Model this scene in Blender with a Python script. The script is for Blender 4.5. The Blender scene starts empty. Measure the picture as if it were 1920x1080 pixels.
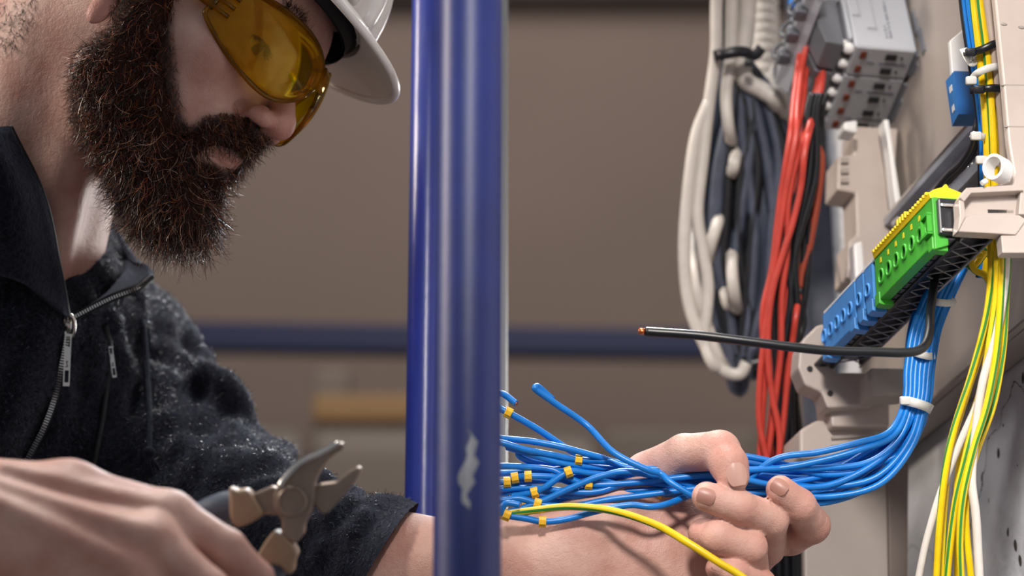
import bpy, bmesh, math, random
import numpy as np
from mathutils import Vector, Matrix
random.seed(7); RNG = np.random.default_rng(7)
SC = bpy.context.scene
COL = SC.collection
# ---------------------------------------------------------------- camera
PITCH = math.radians(19.7); FPX = 85/36*1920
CAM = np.array([0, 0, 1.0])
RIGHT = np.array([1, 0, 0.]); UP = np.array([0, -math.sin(PITCH), math.cos(PITCH)]); FWD = np.array([0, math.cos(PITCH), math.sin(PITCH)])
cd = bpy.data.cameras.new('camera'); cd.lens = 85; cd.sensor_width = 36; cd.clip_start = .05; cd.clip_end = 100
cd.dof.use_dof = True; cd.dof.focus_distance = 1.43; cd.dof.aperture_fstop = 5.6; cd.dof.aperture_blades = 9
cam = bpy.data.objects.new('camera', cd); COL.objects.link(cam)
cam.location = CAM; cam.rotation_euler = (math.pi/2+PITCH, 0, 0)
SC.camera = cam
# ---------------------------------------------------------------- world, lamps, exposure
SC.view_settings.view_transform = 'Standard'; SC.view_settings.look = 'None'; SC.view_settings.gamma = 1
SC.view_settings.use_curve_mapping = False; SC.view_settings.exposure = 0.0
w = bpy.data.worlds.new('workshop_air'); SC.world = w; w.use_nodes = True
w.node_tree.nodes['Background'].inputs[0].default_value = (.90, .93, 1, 1)
w.node_tree.nodes['Background'].inputs[1].default_value = .26
def area(name, loc, target, size, power, color, size_y=None):
    l = bpy.data.lights.new(name, 'AREA'); l.energy = power; l.color = color; l.size = size
    if size_y: l.shape = 'RECTANGLE'; l.size_y = size_y
    o = bpy.data.objects.new(name, l); COL.objects.link(o); o.location = loc
    o.rotation_euler = (Vector(target)-Vector(loc)).to_track_quat('-Z', 'Y').to_euler()
    return o
area('overhead_key', (-.35, 1.45, 3.6), (0, 1.45, 1.45), .5, 40, (1, .96, .91))  # added overhead key light, out of view, for hand and wires
sl_ = bpy.data.lights.new('hand_spot', 'SPOT'); sl_.energy = 105; sl_.color = (1, .94, .88); sl_.spot_size = math.radians(31); sl_.spot_blend = .45; sl_.shadow_soft_size = .11  # added unseen spot that brightens the gripping hand and the board
s2_ = bpy.data.lights.new('wall_spot', 'SPOT'); s2_.energy = 125; s2_.color = (1, .97, .94); s2_.spot_size = math.radians(19); s2_.spot_blend = .6; s2_.shadow_soft_size = .08  # added unseen spot, only there to lift the dim concrete
w2_ = bpy.data.objects.new('wall_spot', s2_); COL.objects.link(w2_); w2_.location = (-.12, -.3, 1.75); w2_.rotation_euler = (Vector((.45, 1.25, 1.33))-Vector(w2_.location)).to_track_quat('-Z', 'Y').to_euler()
wl_ = bpy.data.objects.new('hand_spot', sl_); COL.objects.link(wl_); wl_.location = (.05, .0, 1.98); wl_.rotation_euler = (Vector((.30, 1.42, 1.46))-Vector(wl_.location)).to_track_quat('-Z', 'Y').to_euler()
area('neck_fill', (-2.3, 1.25, 2.5), (-.2, 1.5, 1.6), .5, 48, (1, .87, .74))  # added area light from the left to brighten the neck
area('rim_fill', (1.75, 4.4, 2.1), (-.1, 1.4, 1.6), 1.0, 62, (1, .98, .96))  # added area light from back right, rims nose, beard and sleeve
area('back_lamp', (.45, 4.2, 4.3), (-.1, 1.5, 1.55), .8, 140, (.92, .96, 1))
area('hall_lamp', (0, 4.0, 6.5), (0, 6.0, 2.5), 2.5, 118, (1, .92, .84))
# ---------------------------------------------------------------- helpers
def at(px, py, d):
    return CAM + d*((px-960)/FPX*RIGHT + (540-py)/FPX*UP + FWD)
def cs(px, py, d):
    return np.array([(px-960)/FPX*d, (540-py)/FPX*d, -d])
CM = np.stack([RIGHT, UP, -FWD], 1)            # camera space -> world
def c2w(v): return np.asarray(v) @ CM.T + CAM
def w2c(v): return (np.asarray(v)-CAM) @ CM
def tag(o, label=None, cat=None, group=None, kind=None):
    if label: o['label'] = label
    if cat: o['category'] = cat
    if group: o['group'] = group
    if kind: o['kind'] = kind
    return o
def link(name, me, mats=None, parent=None, mw=None):
    o = bpy.data.objects.new(name, me); COL.objects.link(o)
    if mats is not None:
        for m in (mats if isinstance(mats, (list, tuple)) else [mats]): me.materials.append(m)
    if parent is not None: o.parent = parent
    if mw is not None: o.matrix_world = mw
    return o
def empty(name, loc=(0, 0, 0), mw=None):
    o = bpy.data.objects.new(name, None); COL.objects.link(o); o.empty_display_size = .01
    if mw is not None: o.matrix_world = mw
    else: o.location = loc
    return o
def np_mesh(name, V, F, smooth=True, mi=None):
    """F: (n,3|4) int array or list of lists"""
    me = bpy.data.meshes.new(name)
    if isinstance(F, np.ndarray):
        n, k = F.shape
        me.vertices.add(len(V)); me.vertices.foreach_set('co', np.asarray(V, np.float32).ravel())
        me.loops.add(n*k); me.loops.foreach_set('vertex_index', F.astype(np.int32).ravel())
        me.polygons.add(n); me.polygons.foreach_set('loop_start', np.arange(0, n*k, k, dtype=np.int32))
        me.update(calc_edges=True)
    else:
        me.from_pydata([tuple(map(float, v)) for v in V], [], F); me.update()
    me.validate()
    me.polygons.foreach_set('use_smooth', np.full(len(me.polygons), smooth))
    if mi is not None: me.polygons.foreach_set('material_index', np.asarray(mi, np.int32))
    me.update()
    return me
class MB:
    """collects shapes of ONE part; local coordinates"""
    def __init__(s): s.V = []; s.F = []; s.M = []; s.S = []
    def add(s, V, F, m=0, smooth=False):
        n = len(s.V); s.V += [tuple(map(float, v)) for v in V]
        s.F += [[i+n for i in f] for f in F]; s.M += [m]*len(F); s.S += [smooth]*len(F); return s
    def box(s, lo, hi, m=0, bev=0.0, taper=None):
        bm = bmesh.new(); bmesh.ops.create_cube(bm, size=1)
        lo = np.minimum(lo, hi); hi2 = np.maximum(lo, hi); c = (np.array(lo)+hi2)/2; d = hi2-np.array(lo)
        for v in bm.verts: v.co = Vector(c+np.array(v.co)*d)
        if bev > 0:
            bmesh.ops.bevel(bm, geom=bm.edges[:], offset=min(bev, .45*min(d)), segments=2, affect='EDGES', profile=.5)
        s.bm(bm, m, False); return s
    def bm(s, bm, m=0, smooth=False):
        bm.verts.index_update()
        s.add([v.co[:] for v in bm.verts], [[v.index for v in f.verts] for f in bm.faces], m, smooth); bm.free(); return s
    def hull(s, pts, m=0, bev=0):
        bm = bmesh.new()
        for p in pts: bm.verts.new(p)
        bmesh.ops.convex_hull(bm, input=bm.verts[:])
        bmesh.ops.dissolve_limit(bm, angle_limit=.02, verts=bm.verts[:], edges=bm.edges[:])
        if bev: bmesh.ops.bevel(bm, geom=bm.edges[:], offset=bev, segments=2, affect='EDGES', profile=.5)
        s.bm(bm, m); return s
    def prism(s, poly, axis, lo, hi, m=0, bev=0):
        """polygon in the two other axes (order: cyclic), extruded along axis"""
        def mk(p, h):
            q = [0, 0, 0]; q[axis] = h; o = [i for i in range(3) if i != axis]; q[o[0]], q[o[1]] = p; return q
        bm = bmesh.new(); a = [bm.verts.new(mk(p, lo)) for p in poly]; b = [bm.verts.new(mk(p, hi)) for p in poly]
        n = len(poly); bm.faces.new(a); bm.faces.new(b[::-1])
        for i in range(n): bm.faces.new([a[i], b[i], b[(i+1) % n], a[(i+1) % n]])
        bmesh.ops.recalc_face_normals(bm, faces=bm.faces[:])
        if bev: bmesh.ops.bevel(bm, geom=bm.edges[:], offset=bev, segments=2, affect='EDGES', profile=.5)
        s.bm(bm, m); return s
    def tube(s, pts, r, n=10, m=0, cap=True, closed=False, stripe=None, twist=0):
        P = np.asarray(pts, float); k = len(P); R = np.broadcast_to(np.asarray(r, float), (k,))
        T = np.gradient(P, axis=0) if not closed else np.roll(P, -1, 0)-np.roll(P, 1, 0)
        T /= np.linalg.norm(T, axis=1)[:, None]+1e-12
        u = np.cross(T[0], [0.3, .5, .81]); u /= np.linalg.norm(u); V = []
        for i in range(k):
            u = u-T[i]*(u@T[i]); u /= np.linalg.norm(u)+1e-12; v = np.cross(T[i], u)
            a = np.arange(n)/n*2*math.pi
            a = a+(twist*i if twist else 0); V.append(P[i]+R[i]*(np.cos(a)[:, None]*u+np.sin(a)[:, None]*v))
        V = np.concatenate(V); F = []; M = []
        for i in range(k if closed else k-1):
            j = (i+1) % k
            for q in range(n):
                F.append([i*n+q, i*n+(q+1) % n, j*n+(q+1) % n, j*n+q])
                M.append(1 if stripe and q in (0, 1, n//2, n//2+1)[:stripe] else m)
        if cap and not closed:
            F.append(list(range(n))[::-1]); F.append([(k-1)*n+q for q in range(n)]); M += [m, m]
        b = len(s.V); s.V += [tuple(v) for v in V]; s.F += [[i+b for i in f] for f in F]; s.M += M
        s.S += [True]*(len(F)-(2 if cap and not closed else 0))+([False, False] if cap and not closed else []); return s
    def cyl(s, a, b, r, r2=None, n=20, m=0, smooth=True):
        a = np.array(a, float); b = np.array(b, float)
        return s.tube([a, b], [r, r if r2 is None else r2], n, m)
    def ball(s, c, r, m=0, seg=16):
        bm = bmesh.new(); bmesh.ops.create_uvsphere(bm, u_segments=seg, v_segments=seg//2, radius=1)
        r = np.broadcast_to(r, (3,))
        for v in bm.verts: v.co = Vector(np.array(c)+np.array(v.co)*r)
        s.bm(bm, m, True); return s
    def grid(s, G, m=0, smooth=True, closed_u=False):
        G = np.asarray(G); a, b = G.shape[:2]; F = []
        for i in range(a if closed_u else a-1):
            for j in range(b-1):
                i2 = (i+1) % a; F.append([i*b+j, i2*b+j, i2*b+j+1, i*b+j+1])
        return s.add(G.reshape(-1, 3), F, m, smooth)
    def build(s, name, mats, parent=None, mw=None, local=True):
        me = bpy.data.meshes.new(name); me.from_pydata(s.V, [], s.F); me.validate()
        if len(me.polygons) == len(s.F):
            me.polygons.foreach_set('material_index', s.M); me.polygons.foreach_set('use_smooth', s.S)
        me.update()
        o = bpy.data.objects.new(name, me); COL.objects.link(o)
        for mt in (mats if isinstance(mats, (list, tuple)) else [mats]): me.materials.append(mt)
        if parent is not None: o.parent = parent
        if mw is not None: o.matrix_world = mw
        return o
    def centred(s, name, mats, parent=None, base=None):
        """vertices are world; put the origin at their centre (or at base)"""
        A = np.array(s.V); c = A.mean(0) if base is None else np.array(base)
        s.V = [tuple(v) for v in A-c]
        pl = np.array(parent.matrix_world.translation) if parent is not None else np.zeros(3)
        o = s.build(name, mats, parent); o.location = c-pl; return o
def spline(P, n=8, closed=False):
    """Catmull-Rom through P (any columns)"""
    P = np.asarray(P, float)
    Q = np.vstack([P[-1:], P, P[:2]]) if closed else np.vstack([2*P[0]-P[1], P, 2*P[-1]-P[-2]])
    out = []
    for i in range(1, len(Q)-2):
        t = np.linspace(0, 1, n, endpoint=False)[:, None]
        a, b, c, d = Q[i-1], Q[i], Q[i+1], Q[i+2]
        out.append(.5*((2*b)+(-a+c)*t+(2*a-5*b+4*c-d)*t*t+(-a+3*b-3*c+d)*t**3))
    if not closed: out.append(P[-1:])
    return np.vstack(out)
def pix(pts, d=None):
    return np.array([at(*(p if d is None or len(p) == 3 else (*p, d))) for p in pts])
# ---------------------------------------------------------------- materials
def srgb(r, g, b):
    f = lambda c: (c/12.92 if c <= .04045 else ((c+.055)/1.055)**2.4)
    return (f(r/255), f(g/255), f(b/255), 1)
def mat(name, col, rough=.5, metal=0, spec=.5, **kw):
    m = bpy.data.materials.new(name); m.use_nodes = True; b = m.node_tree.nodes['Principled BSDF']
    b.inputs['Base Color'].default_value = col; b.inputs['Roughness'].default_value = rough
    b.inputs['Metallic'].default_value = metal; b.inputs['Specular IOR Level'].default_value = spec
    for k, v in kw.items(): b.inputs[k.replace('_', ' ')].default_value = v
    return m
def noisy(m, scale, amount=.15, bump=0, bscale=None, dist=.001, detail=4, col2=None, rough_var=0):
    """mottle the base colour and add fine relief, object coordinates"""
    nt = m.node_tree; b = nt.nodes['Principled BSDF']; N = nt.nodes.new; L = nt.links.new
    tc = N('ShaderNodeTexCoord'); no = N('ShaderNodeTexNoise'); no.inputs['Scale'].default_value = scale; no.inputs['Detail'].default_value = detail
    L(tc.outputs['Object'], no.inputs['Vector'])
    c = b.inputs['Base Color'].default_value[:]
    rp = N('ShaderNodeValToRGB'); rp.color_ramp.elements[0].position = .3; rp.color_ramp.elements[1].position = .7
    rp.color_ramp.elements[0].color = tuple(x*(1-amount) for x in c[:3])+(1,)
    rp.color_ramp.elements[1].color = col2 if col2 else tuple(min(1, x*(1+amount)) for x in c[:3])+(1,)
    L(no.outputs['Fac'], rp.inputs['Fac']); L(rp.outputs['Color'], b.inputs['Base Color'])
    if bump:
        n2 = N('ShaderNodeTexNoise'); n2.inputs['Scale'].default_value = bscale or scale*4; n2.inputs['Detail'].default_value = 6
        L(tc.outputs['Object'], n2.inputs['Vector']); bp = N('ShaderNodeBump'); bp.inputs['Strength'].default_value = bump; bp.inputs['Distance'].default_value = dist
        L(n2.outputs['Fac'], bp.inputs['Height']); L(bp.outputs['Normal'], b.inputs['Normal'])
    return m
M = {}
M['blue_paint'] = noisy(mat('blue_paint', srgb(22, 38, 108), .46, 0, .5), 30, .12, .12, 60, .002)
M['blue_paint_light'] = noisy(mat('blue_paint_light', srgb(44, 58, 148), .3, 0, .6), 30, .12, .12, 60, .002)
M['beam_blue'] = mat('beam_blue', srgb(7, 14, 54), .7)
M['wall'] = noisy(mat('wall_plaster', srgb(128, 112, 103), .9), 1.2, .06, .2, 40, .003)
M['wall_low'] = noisy(mat('wall_block', srgb(84, 75, 71), .9), 2.0, .3, .2, 30, .003, 2)
M['floor'] = noisy(mat('floor_concrete', srgb(110, 104, 98), .7), 3, .15, .2, 60, .003)
M['grey_paint'] = mat('grey_paint', srgb(150, 155, 160), .4)
M['orange'] = mat('orange_paint', srgb(140, 106, 66), .7)
M['carton'] = mat('carton', srgb(134, 122, 112), .8)
M['steel'] = noisy(mat('galvanised_steel', srgb(150, 153, 162), .42, .25), 60, .15, .15, 200, .0004)
M['bright_metal'] = mat('bright_metal', srgb(215, 213, 210), .22, 1)
M['tool_steel'] = noisy(mat('tool_steel', srgb(150, 134, 122), .40, .7), 80, .12)
M['copper'] = mat('copper', srgb(220, 130, 85), .3, 1)
M['wire_blue'] = noisy(mat('pvc_blue', srgb(9, 116, 202), .36, 0, .5), 90, .12)
M['wire_black'] = noisy(mat('pvc_black', srgb(19, 21, 26), .36, 0, .5), 90, .2)
M['wire_dark'] = noisy(mat('pvc_dark_grey', srgb(66, 72, 88), .42, 0, .5), 60, .25)
M['wire_white'] = noisy(mat('pvc_white', srgb(205, 198, 190), .45), 60, .08)
M['wire_beige'] = noisy(mat('pvc_beige', srgb(176, 160, 148), .45), 60, .1)
M['wire_red'] = noisy(mat('pvc_red', srgb(190, 64, 52), .4, 0, .5), 70, .12)
M['wire_rust'] = mat('pvc_rust', srgb(140, 56, 34), .4)
M['wire_yellow'] = noisy(mat('pvc_yellow', srgb(226, 190, 8), .38), 70, .1)
M['wire_green'] = mat('pvc_green', srgb(44, 122, 48), .4)
M['tie_white'] = mat('nylon_white', srgb(214, 212, 208), .35)
M['tie_black'] = mat('nylon_black', srgb(20, 22, 28), .35)
M['marker'] = noisy(mat('marker_yellow', srgb(236, 186, 44), .45), 200, .12)
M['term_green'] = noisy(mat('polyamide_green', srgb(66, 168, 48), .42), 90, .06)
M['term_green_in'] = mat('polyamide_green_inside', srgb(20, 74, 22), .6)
M['term_yellow'] = mat('polyamide_yellow', srgb(240, 206, 20), .42)
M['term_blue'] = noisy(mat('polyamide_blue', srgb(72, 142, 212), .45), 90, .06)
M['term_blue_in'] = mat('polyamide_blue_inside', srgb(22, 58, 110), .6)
M['black_plastic'] = noisy(mat('black_plastic', srgb(26, 27, 33), .38), 70, .2)
M['grey_rail'] = mat('dark_grey_plastic', srgb(78, 78, 84), .4); M['lattice'] = mat('lattice_plastic', srgb(128, 128, 136), .4)
M['frame_plastic'] = noisy(mat('beige_plastic', srgb(176, 163, 155), .45), 50, .04, .05, 400, .0004)
M['white_plastic'] = mat('white_plastic', srgb(222, 220, 218), .4)
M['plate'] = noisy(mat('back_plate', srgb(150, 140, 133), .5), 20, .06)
M['shade_band'] = mat('brown_grey_shade', srgb(104, 92, 86), .6)  # dark band of shade put into the colour, beside the added panel
M['breaker'] = mat('breaker_grey', srgb(172, 174, 181), .42)
M['breaker_low'] = mat('breaker_underside', srgb(160, 161, 166), .5)
M['lever'] = mat('lever_grey', srgb(94, 96, 102), .42)
M['slot'] = mat('slot_dark', srgb(24, 24, 28), .7)
M['slot_copper'] = mat('slot_copper', srgb(110, 50, 28), .4, .6)
M['print'] = mat('print_ink', srgb(92, 94, 104), .6)
M['box_blue'] = noisy(mat('box_blue', srgb(10, 84, 152), .4), 80, .06)
M['box_blue_lit'] = mat('box_blue_lit_face', srgb(46, 120, 190), .42)  # lighter copy of the box blue, light on its left side painted in
M['hat'] = mat('hat_white', srgb(226, 222, 220), .22, 0, .55)
M['strap'] = noisy(mat('strap_black', srgb(10, 12, 20), .6), 200, .2)
M['nail'] = mat('nail', srgb(192, 150, 138), .3, 0, .5)
M['nail_dark'] = mat('nail_dark', srgb(168, 122, 110), .4, 0, .5)
M['eye_white'] = mat('eye_white', srgb(215, 205, 195), .2)
M['iris'] = mat('iris', srgb(62, 66, 40), .2)
M['trouser'] = noisy(mat('trouser', srgb(30, 32, 40), .8), 60, .2)
M['boot'] = mat('boot', srgb(40, 30, 24), .5)
M['grip'] = mat('grip_grey', srgb(70, 80, 96), .45)
M['grip_collar'] = noisy(mat('grip_collar', srgb(156, 132, 108), .42), 60, .06)
# ---------------------------------------------------------------- signed-distance bodies (smooth skins)
def smin(a, b, k):
    h = np.maximum(k-np.abs(a-b), 0)/k
    return np.minimum(a, b)-h*h*k*.25
class Body:
    """groups of primitives -> one continuous skin. Points are camera-space metres."""
    def __init__(s): s.G = []; s.gk = []; s.frames = []
    def group(s, k=.004, frame=None, sub=False): s.G.append([]); s.gk.append((k, sub)); s.frames.append(frame); return s
    def cap(s, a, b, ra, rb=None, k=.006, sub=False, mir=False):
        a = np.array(a, float); b = np.array(b, float); rb = ra if rb is None else rb
        s.G[-1].append(('c', (a, b, ra, rb), k, sub, mir, (a+b)/2, np.linalg.norm(b-a)/2+max(ra, rb))); return s
    def chain(s, pts, k=.006):
        """pts: [(px,py,d,r)...] pixel chain"""
        for p, q in zip(pts[:-1], pts[1:]): s.cap(cs(*p[:3]), cs(*q[:3]), p[3], q[3], k)
        return s
    def ell(s, c, r, k=.006, sub=False, mir=False, rot=None):
        c = np.array(c, float); r = np.array(r, float)
        s.G[-1].append(('e', (c, r, rot), k, sub, mir, c, max(r))); return s
    def _tocam(s, gi, c):
        fr = s.frames[gi]; return c if fr is None else fr[0]+fr[1] @ c*fr[2]
    def bounds(s):
        B = []
        for gi, g in enumerate(s.G):
            sc = 1 if s.frames[gi] is None else s.frames[gi][2]
            for pi, (ty, par, k, sub, mir, c, r) in enumerate(g):
                kk = max(k*sc, s.gk[gi][0]); B.append((gi, pi, s._tocam(gi, c), r*sc, kk, sub))
                if mir: B.append((gi, pi, s._tocam(gi, c*np.array([1, -1, 1])), r*sc, kk, sub))
        return B
    def ev(s, P, use=None):
        D = None
        for gi, g in enumerate(s.G):
            ids = range(len(g)) if use is None else use.get(gi, ())
            if not len(ids): continue
            fr = s.frames[gi]; Q = P; sc = 1.
            if fr is not None: Q = (P-fr[0]) @ fr[1]/fr[2]; sc = fr[2]
            Qm = None; d = None
            for pi in sorted(ids):
                ty, par, k, sub, mir, _, _ = g[pi]
                if mir:
                    if Qm is None: Qm = Q.copy(); Qm[:, 1] = np.abs(Qm[:, 1])
                    X = Qm
                else: X = Q
                if ty == 'c':
                    a, b, ra, rb = par; ab = b-a; t = np.clip((X-a) @ ab/max(ab @ ab, 1e-12), 0, 1)
                    e = np.linalg.norm(X-a-t[:, None]*ab, axis=1)-(ra+(rb-ra)*t)
                else:
                    c, r, rot = par; y = X-c
                    if rot is not None: y = y @ rot
                    k0 = np.linalg.norm(y/r, axis=1); k1 = np.linalg.norm(y/(r*r), axis=1)
                    e = np.where(k1 > 1e-9, k0*(k0-1)/np.maximum(k1, 1e-9), -min(r))
                if sub:
                    if d is not None: d = -smin(-d, e, k)
                else: d = e if d is None else smin(d, e, k)
            if d is None: continue
            d = d*sc; gk, gsub = s.gk[gi]
            if gsub:
                if D is not None: D = -smin(-D, d, gk)
            else: D = d if D is None else smin(D, d, gk)
        return np.full(len(P), 9.) if D is None else D
    def mesh(s, h, B=16, disp=None, clip=None):
        bd = s.bounds(); C = np.array([b[2] for b in bd]); Rr = np.array([b[3] for b in bd]); K = np.array([b[4] for b in bd]); S = np.array([b[5] or s.gk[b[0]][1] for b in bd])
        lo = np.floor(((C-Rr[:, None])[~S].min(0)-.02)/(h*B)).astype(int); hi = np.ceil(((C+Rr[:, None])[~S].max(0)+.02)/(h*B)).astype(int)
        gr = np.stack(np.meshgrid(*[np.arange(lo[i], hi[i]) for i in range(3)], indexing='ij'), -1).reshape(-1, 3)
        cen = (gr+.5)*h*B; hb = h*B*.5*1.7321
        keep = []
        for q in range(0, len(cen), 20000):
            dd = np.linalg.norm(cen[q:q+20000, None]-C[None], axis=2)-Rr-K
            keep.append(((dd < hb+.004) & ~S).any(1))
        keep = np.concatenate(keep); gr = gr[keep]; cen = cen[keep]
        d0 = np.concatenate([s.ev(cen[q:q+20000]) for q in range(0, len(cen), 20000)])
        m = np.abs(d0) < hb*1.5+.008; gr = gr[m]; cen = cen[m]
        ii = np.stack(np.meshgrid(*[np.arange(B+1)]*3, indexing='ij'), -1).reshape(-1, 3)
        off = 1 << 20; keyf = lambda I: ((I[..., 0]+off) << 42) | ((I[..., 1]+off) << 21) | (I[..., 2]+off)
        VK, VP, EC = [], [], []
        corners = [(0, 0, 0), (1, 0, 0), (0, 1, 0), (1, 1, 0), (0, 0, 1), (1, 0, 1), (0, 1, 1), (1, 1, 1)]
        edges = [(a, b) for a in range(8) for b in range(a+1, 8) if bin(a ^ b).count('1') == 1]
        for g, c in zip(gr, cen):
            use = {}
            for bi in np.nonzero(np.linalg.norm(C-c, axis=1)-Rr-K < hb+.006)[0]:
                use.setdefault(bd[bi][0], set()).add(bd[bi][1])
            if not use: continue
            P = (g*B+ii)*h; D = s.ev(P, use)
            if disp is not None: D = D-disp(P)
            D = D.reshape(B+1, B+1, B+1)
            if D.min() > 0 or D.max() < 0: continue
            sg = D < 0
            cc = np.stack([sg[i:i+B, j:j+B, k:k+B] for i, j, k in corners]); su = cc.sum(0)
            act = np.nonzero((su > 0) & (su < 8)); A = np.stack(act, 1)
            vals = np.stack([D[i:i+B, j:j+B, k:k+B][act] for i, j, k in corners], 1)
            acc = np.zeros((len(A), 3)); cnt = np.zeros(len(A))
            for a, b in edges:
                va, vb = vals[:, a], vals[:, b]; x = (va < 0) != (vb < 0)
                t = np.where(x, va/np.where(x, va-vb, 1), 0)
                pa = np.array(corners[a], float); pb = np.array(corners[b], float)
                acc += np.where(x[:, None], pa+t[:, None]*(pb-pa), 0); cnt += x
            VK.append(keyf(A+g*B)); VP.append((A+g*B+acc/cnt[:, None])*h)
            for ax in range(3):
                sl = [slice(0, B)]*3; s2 = list(sl); s2[ax] = slice(1, B+1)
                a0, a1 = sg[tuple(sl)], sg[tuple(s2)]
                E = np.stack(np.nonzero(a0 != a1), 1)
                if len(E): EC.append(np.concatenate([E+g*B, np.full((len(E), 1), ax), a0[tuple(E.T)][:, None].astype(int)], 1))
        VK = np.concatenate(VK); VP = np.concatenate(VP); o = np.argsort(VK); VK = VK[o]; VP = VP[o]
        EC = np.concatenate(EC); FF = []
        for ax in range(3):
            E = EC[EC[:, 3] == ax]; u = np.eye(3, dtype=int)[(ax+1) % 3]; v = np.eye(3, dtype=int)[(ax+2) % 3]
            c0 = E[:, :3]; q = np.stack([keyf(c0-u-v), keyf(c0-v), keyf(c0), keyf(c0-u)], 1)
            idx = np.minimum(np.searchsorted(VK, q), len(VK)-1); ok = (VK[idx] == q).all(1)
            f = idx[ok]; fl = E[ok, 4] == 0; f[fl] = f[fl][:, ::-1]; FF.append(f)
        return VP, np.concatenate(FF)
    def march(s, px, py, lo=1.0, hi=2.2):
        """depth where the pixel ray meets the skin"""
        d = np.linspace(lo, hi, 500); D = s.ev(np.stack([cs(px, py, x) for x in d])); i = np.nonzero(D < 0)[0]
        if not len(i): return None
        i = i[0]
        if i == 0: return d[0]
        return d[i-1]+(d[i]-d[i-1])*D[i-1]/(D[i-1]-D[i])
# ---------------------------------------------------------------- the electrician: one continuous skin
HM = np.array([[0.80861, 0.12071, 0.57583], [-0.4864, -0.41347, 0.76971], [0.331, -0.90248, -0.27563]])
HO = np.array([-0.22306, 0.15211, -1.52177]); HS = .8996
HF = (HO, HM, HS)
def h2c(v): return HO+np.asarray(v) @ HM.T*HS
def h2w(v): return c2w(h2c(v))
def c2h(v): return (np.asarray(v)-HO) @ HM/HS
def c2pix(v): v = np.asarray(v); return np.stack([960+FPX*v[..., 0]/-v[..., 2], 540-FPX*v[..., 1]/-v[..., 2]], -1)
def in_poly(P, poly):
    poly = np.array(poly, float); x, y = P[:, 0], P[:, 1]; r = np.zeros(len(P), bool)
    for (x1, y1), (x2, y2) in zip(poly, np.roll(poly, -1, 0)):
        r ^= ((y1 > y) != (y2 > y)) & (x < (x2-x1)*(y-y1)/(y2-y1+1e-9)+x1)
    return r
SK = Body()
# head
SK.group(.012, HF)
SK.ell((-.003, 0, .045), (.097, .075, .080)).ell((.050, 0, .055), (.048, .060, .050), .02)
SK.ell((.048, 0, -.010), (.046, .054, .062), .02).ell((.056, .046, .002), (.026, .020, .018), .022, mir=True)
SK.ell((.072, 0, -.040), (.031, .033, .030), .016).cap((.004, .052, -.052), (.070, .016, -.082), .015, .016, .022, mir=True)
SK.ell((.078, 0, -.084), (.017, .021, .016), .014).ell((.033, 0, -.050), (.048, .046, .036), .02)
SK.cap((.090, .007, .047), (.070, .047, .050), .009, .008, .014, mir=True)
SK.ell((.094, .033, .027), (.017, .020, .014), .014, sub=True, mir=True)
SK.ell((.0695, .032, .028), (.0138, .0138, .0138), .004, mir=True)                # lids over the eyeball
SK.ell((.084, .033, .0255), (.0105, .0135, .0055), .0018, sub=True, mir=True)
SK.cap((.088, 0, .036), (.112, 0, .001), .0065, .0085, .010).ell((.1125, 0, -.005), (.0105, .0105, .0092), .007)
SK.ell((.1010, .0130, -.0095), (.0125, .0080, .0080), .005, mir=True).cap((.108, 0, -.012), (.102, 0, -.024), .0045, .006, .004)
SK.cap((.1080, .0100, -.0200), (.0990, .0118, -.0165), .0036, .0040, .0022, sub=True, mir=True)
SK.cap((.0965, .0145, -.004), (.0895, .0205, -.015), .0026, .0036, .005, sub=True, mir=True)   # alar fold
SK.cap((.1020, 0, -.0395), (.084, .025, -.0485), .0058, .003, .005, mir=True)
SK.cap((.1005, 0, -.0525), (.083, .024, -.0500), .0070, .003, .005, mir=True)
SK.cap((.1085, 0, -.0455), (.087, .027, -.0515), .0026, .0020, .0025, sub=True, mir=True)
SK.ell((-.006, .0775, -.020), (.0085, .0055, .0150), .005, mir=True).ell((-.014, .081, .012), (.021, .0075, .030), .004, mir=True)
SK.ell((-.006, .088, .010), (.009, .0065, .016), .004, sub=True, mir=True)
# neck and hidden core of the trunk
SK.group(.030)
SK.cap(cs(150, 70, 1.56), cs(0, 420, 1.60), .056, .060).cap(cs(0, 420, 1.60), cs(-60, 620, 1.64), .060, .085, .04)
SK.cap(cs(178, 95, 1.520), cs(98, 500, 1.538), .009, .010, .030)                         # neck tendon
SK.cap(cs(-60, 620, 1.64), cs(-100, 1400, 1.68), .085, .095, .04).cap(cs(-100, 1400, 1.68), cs(-110, 2000, 1.66), .09, .10, .04)
SK.cap(cs(-60, 640, 1.66), cs(110, 650, 1.76), .06, .05, .04).cap(cs(-60, 640, 1.62), cs(-400, 760, 1.46), .06, .05, .04)
# left arm: upper arm, forearm, palm
SK.group(.012)
SK.chain([(110, 650, 1.76, .045), (330, 975, 1.60, .040), (740, 1085, 1.475, .0360), (900, 1072, 1.440, .0320), (1030, 1062, 1.430, .0275)], .02)
SK.cap(cs(1030, 1050, 1.43), cs(1230, 1040, 1.440), .026, .021, .02).cap(cs(1040, 1095, 1.43), cs(1260, 1130, 1.440), .026, .021, .02)
SK.cap(cs(1230, 1040, 1.440), cs(1400, 1010, 1.455), .020, .0125, .015).cap(cs(1250, 1100, 1.440), cs(1380, 1110, 1.455), .020, .012, .015)
SK.cap(cs(1080, 1005, 1.425), cs(1220, 905, 1.442), .0185, .0135, .016)                  # ball of the thumb
SK.cap(cs(1020, 985, 1.414), cs(1130, 1000, 1.411), .0015, .0025, .006)
for a_, b_ in [((1130, 985, 1.4055), (1235, 1015, 1.4135)), ((1150, 1010, 1.4075), (1260, 1000, 1.4195))]:
    SK.cap(cs(*a_), cs(*b_), .0007, .0005, .0030, sub=True)                              # creases of the palm
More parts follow.
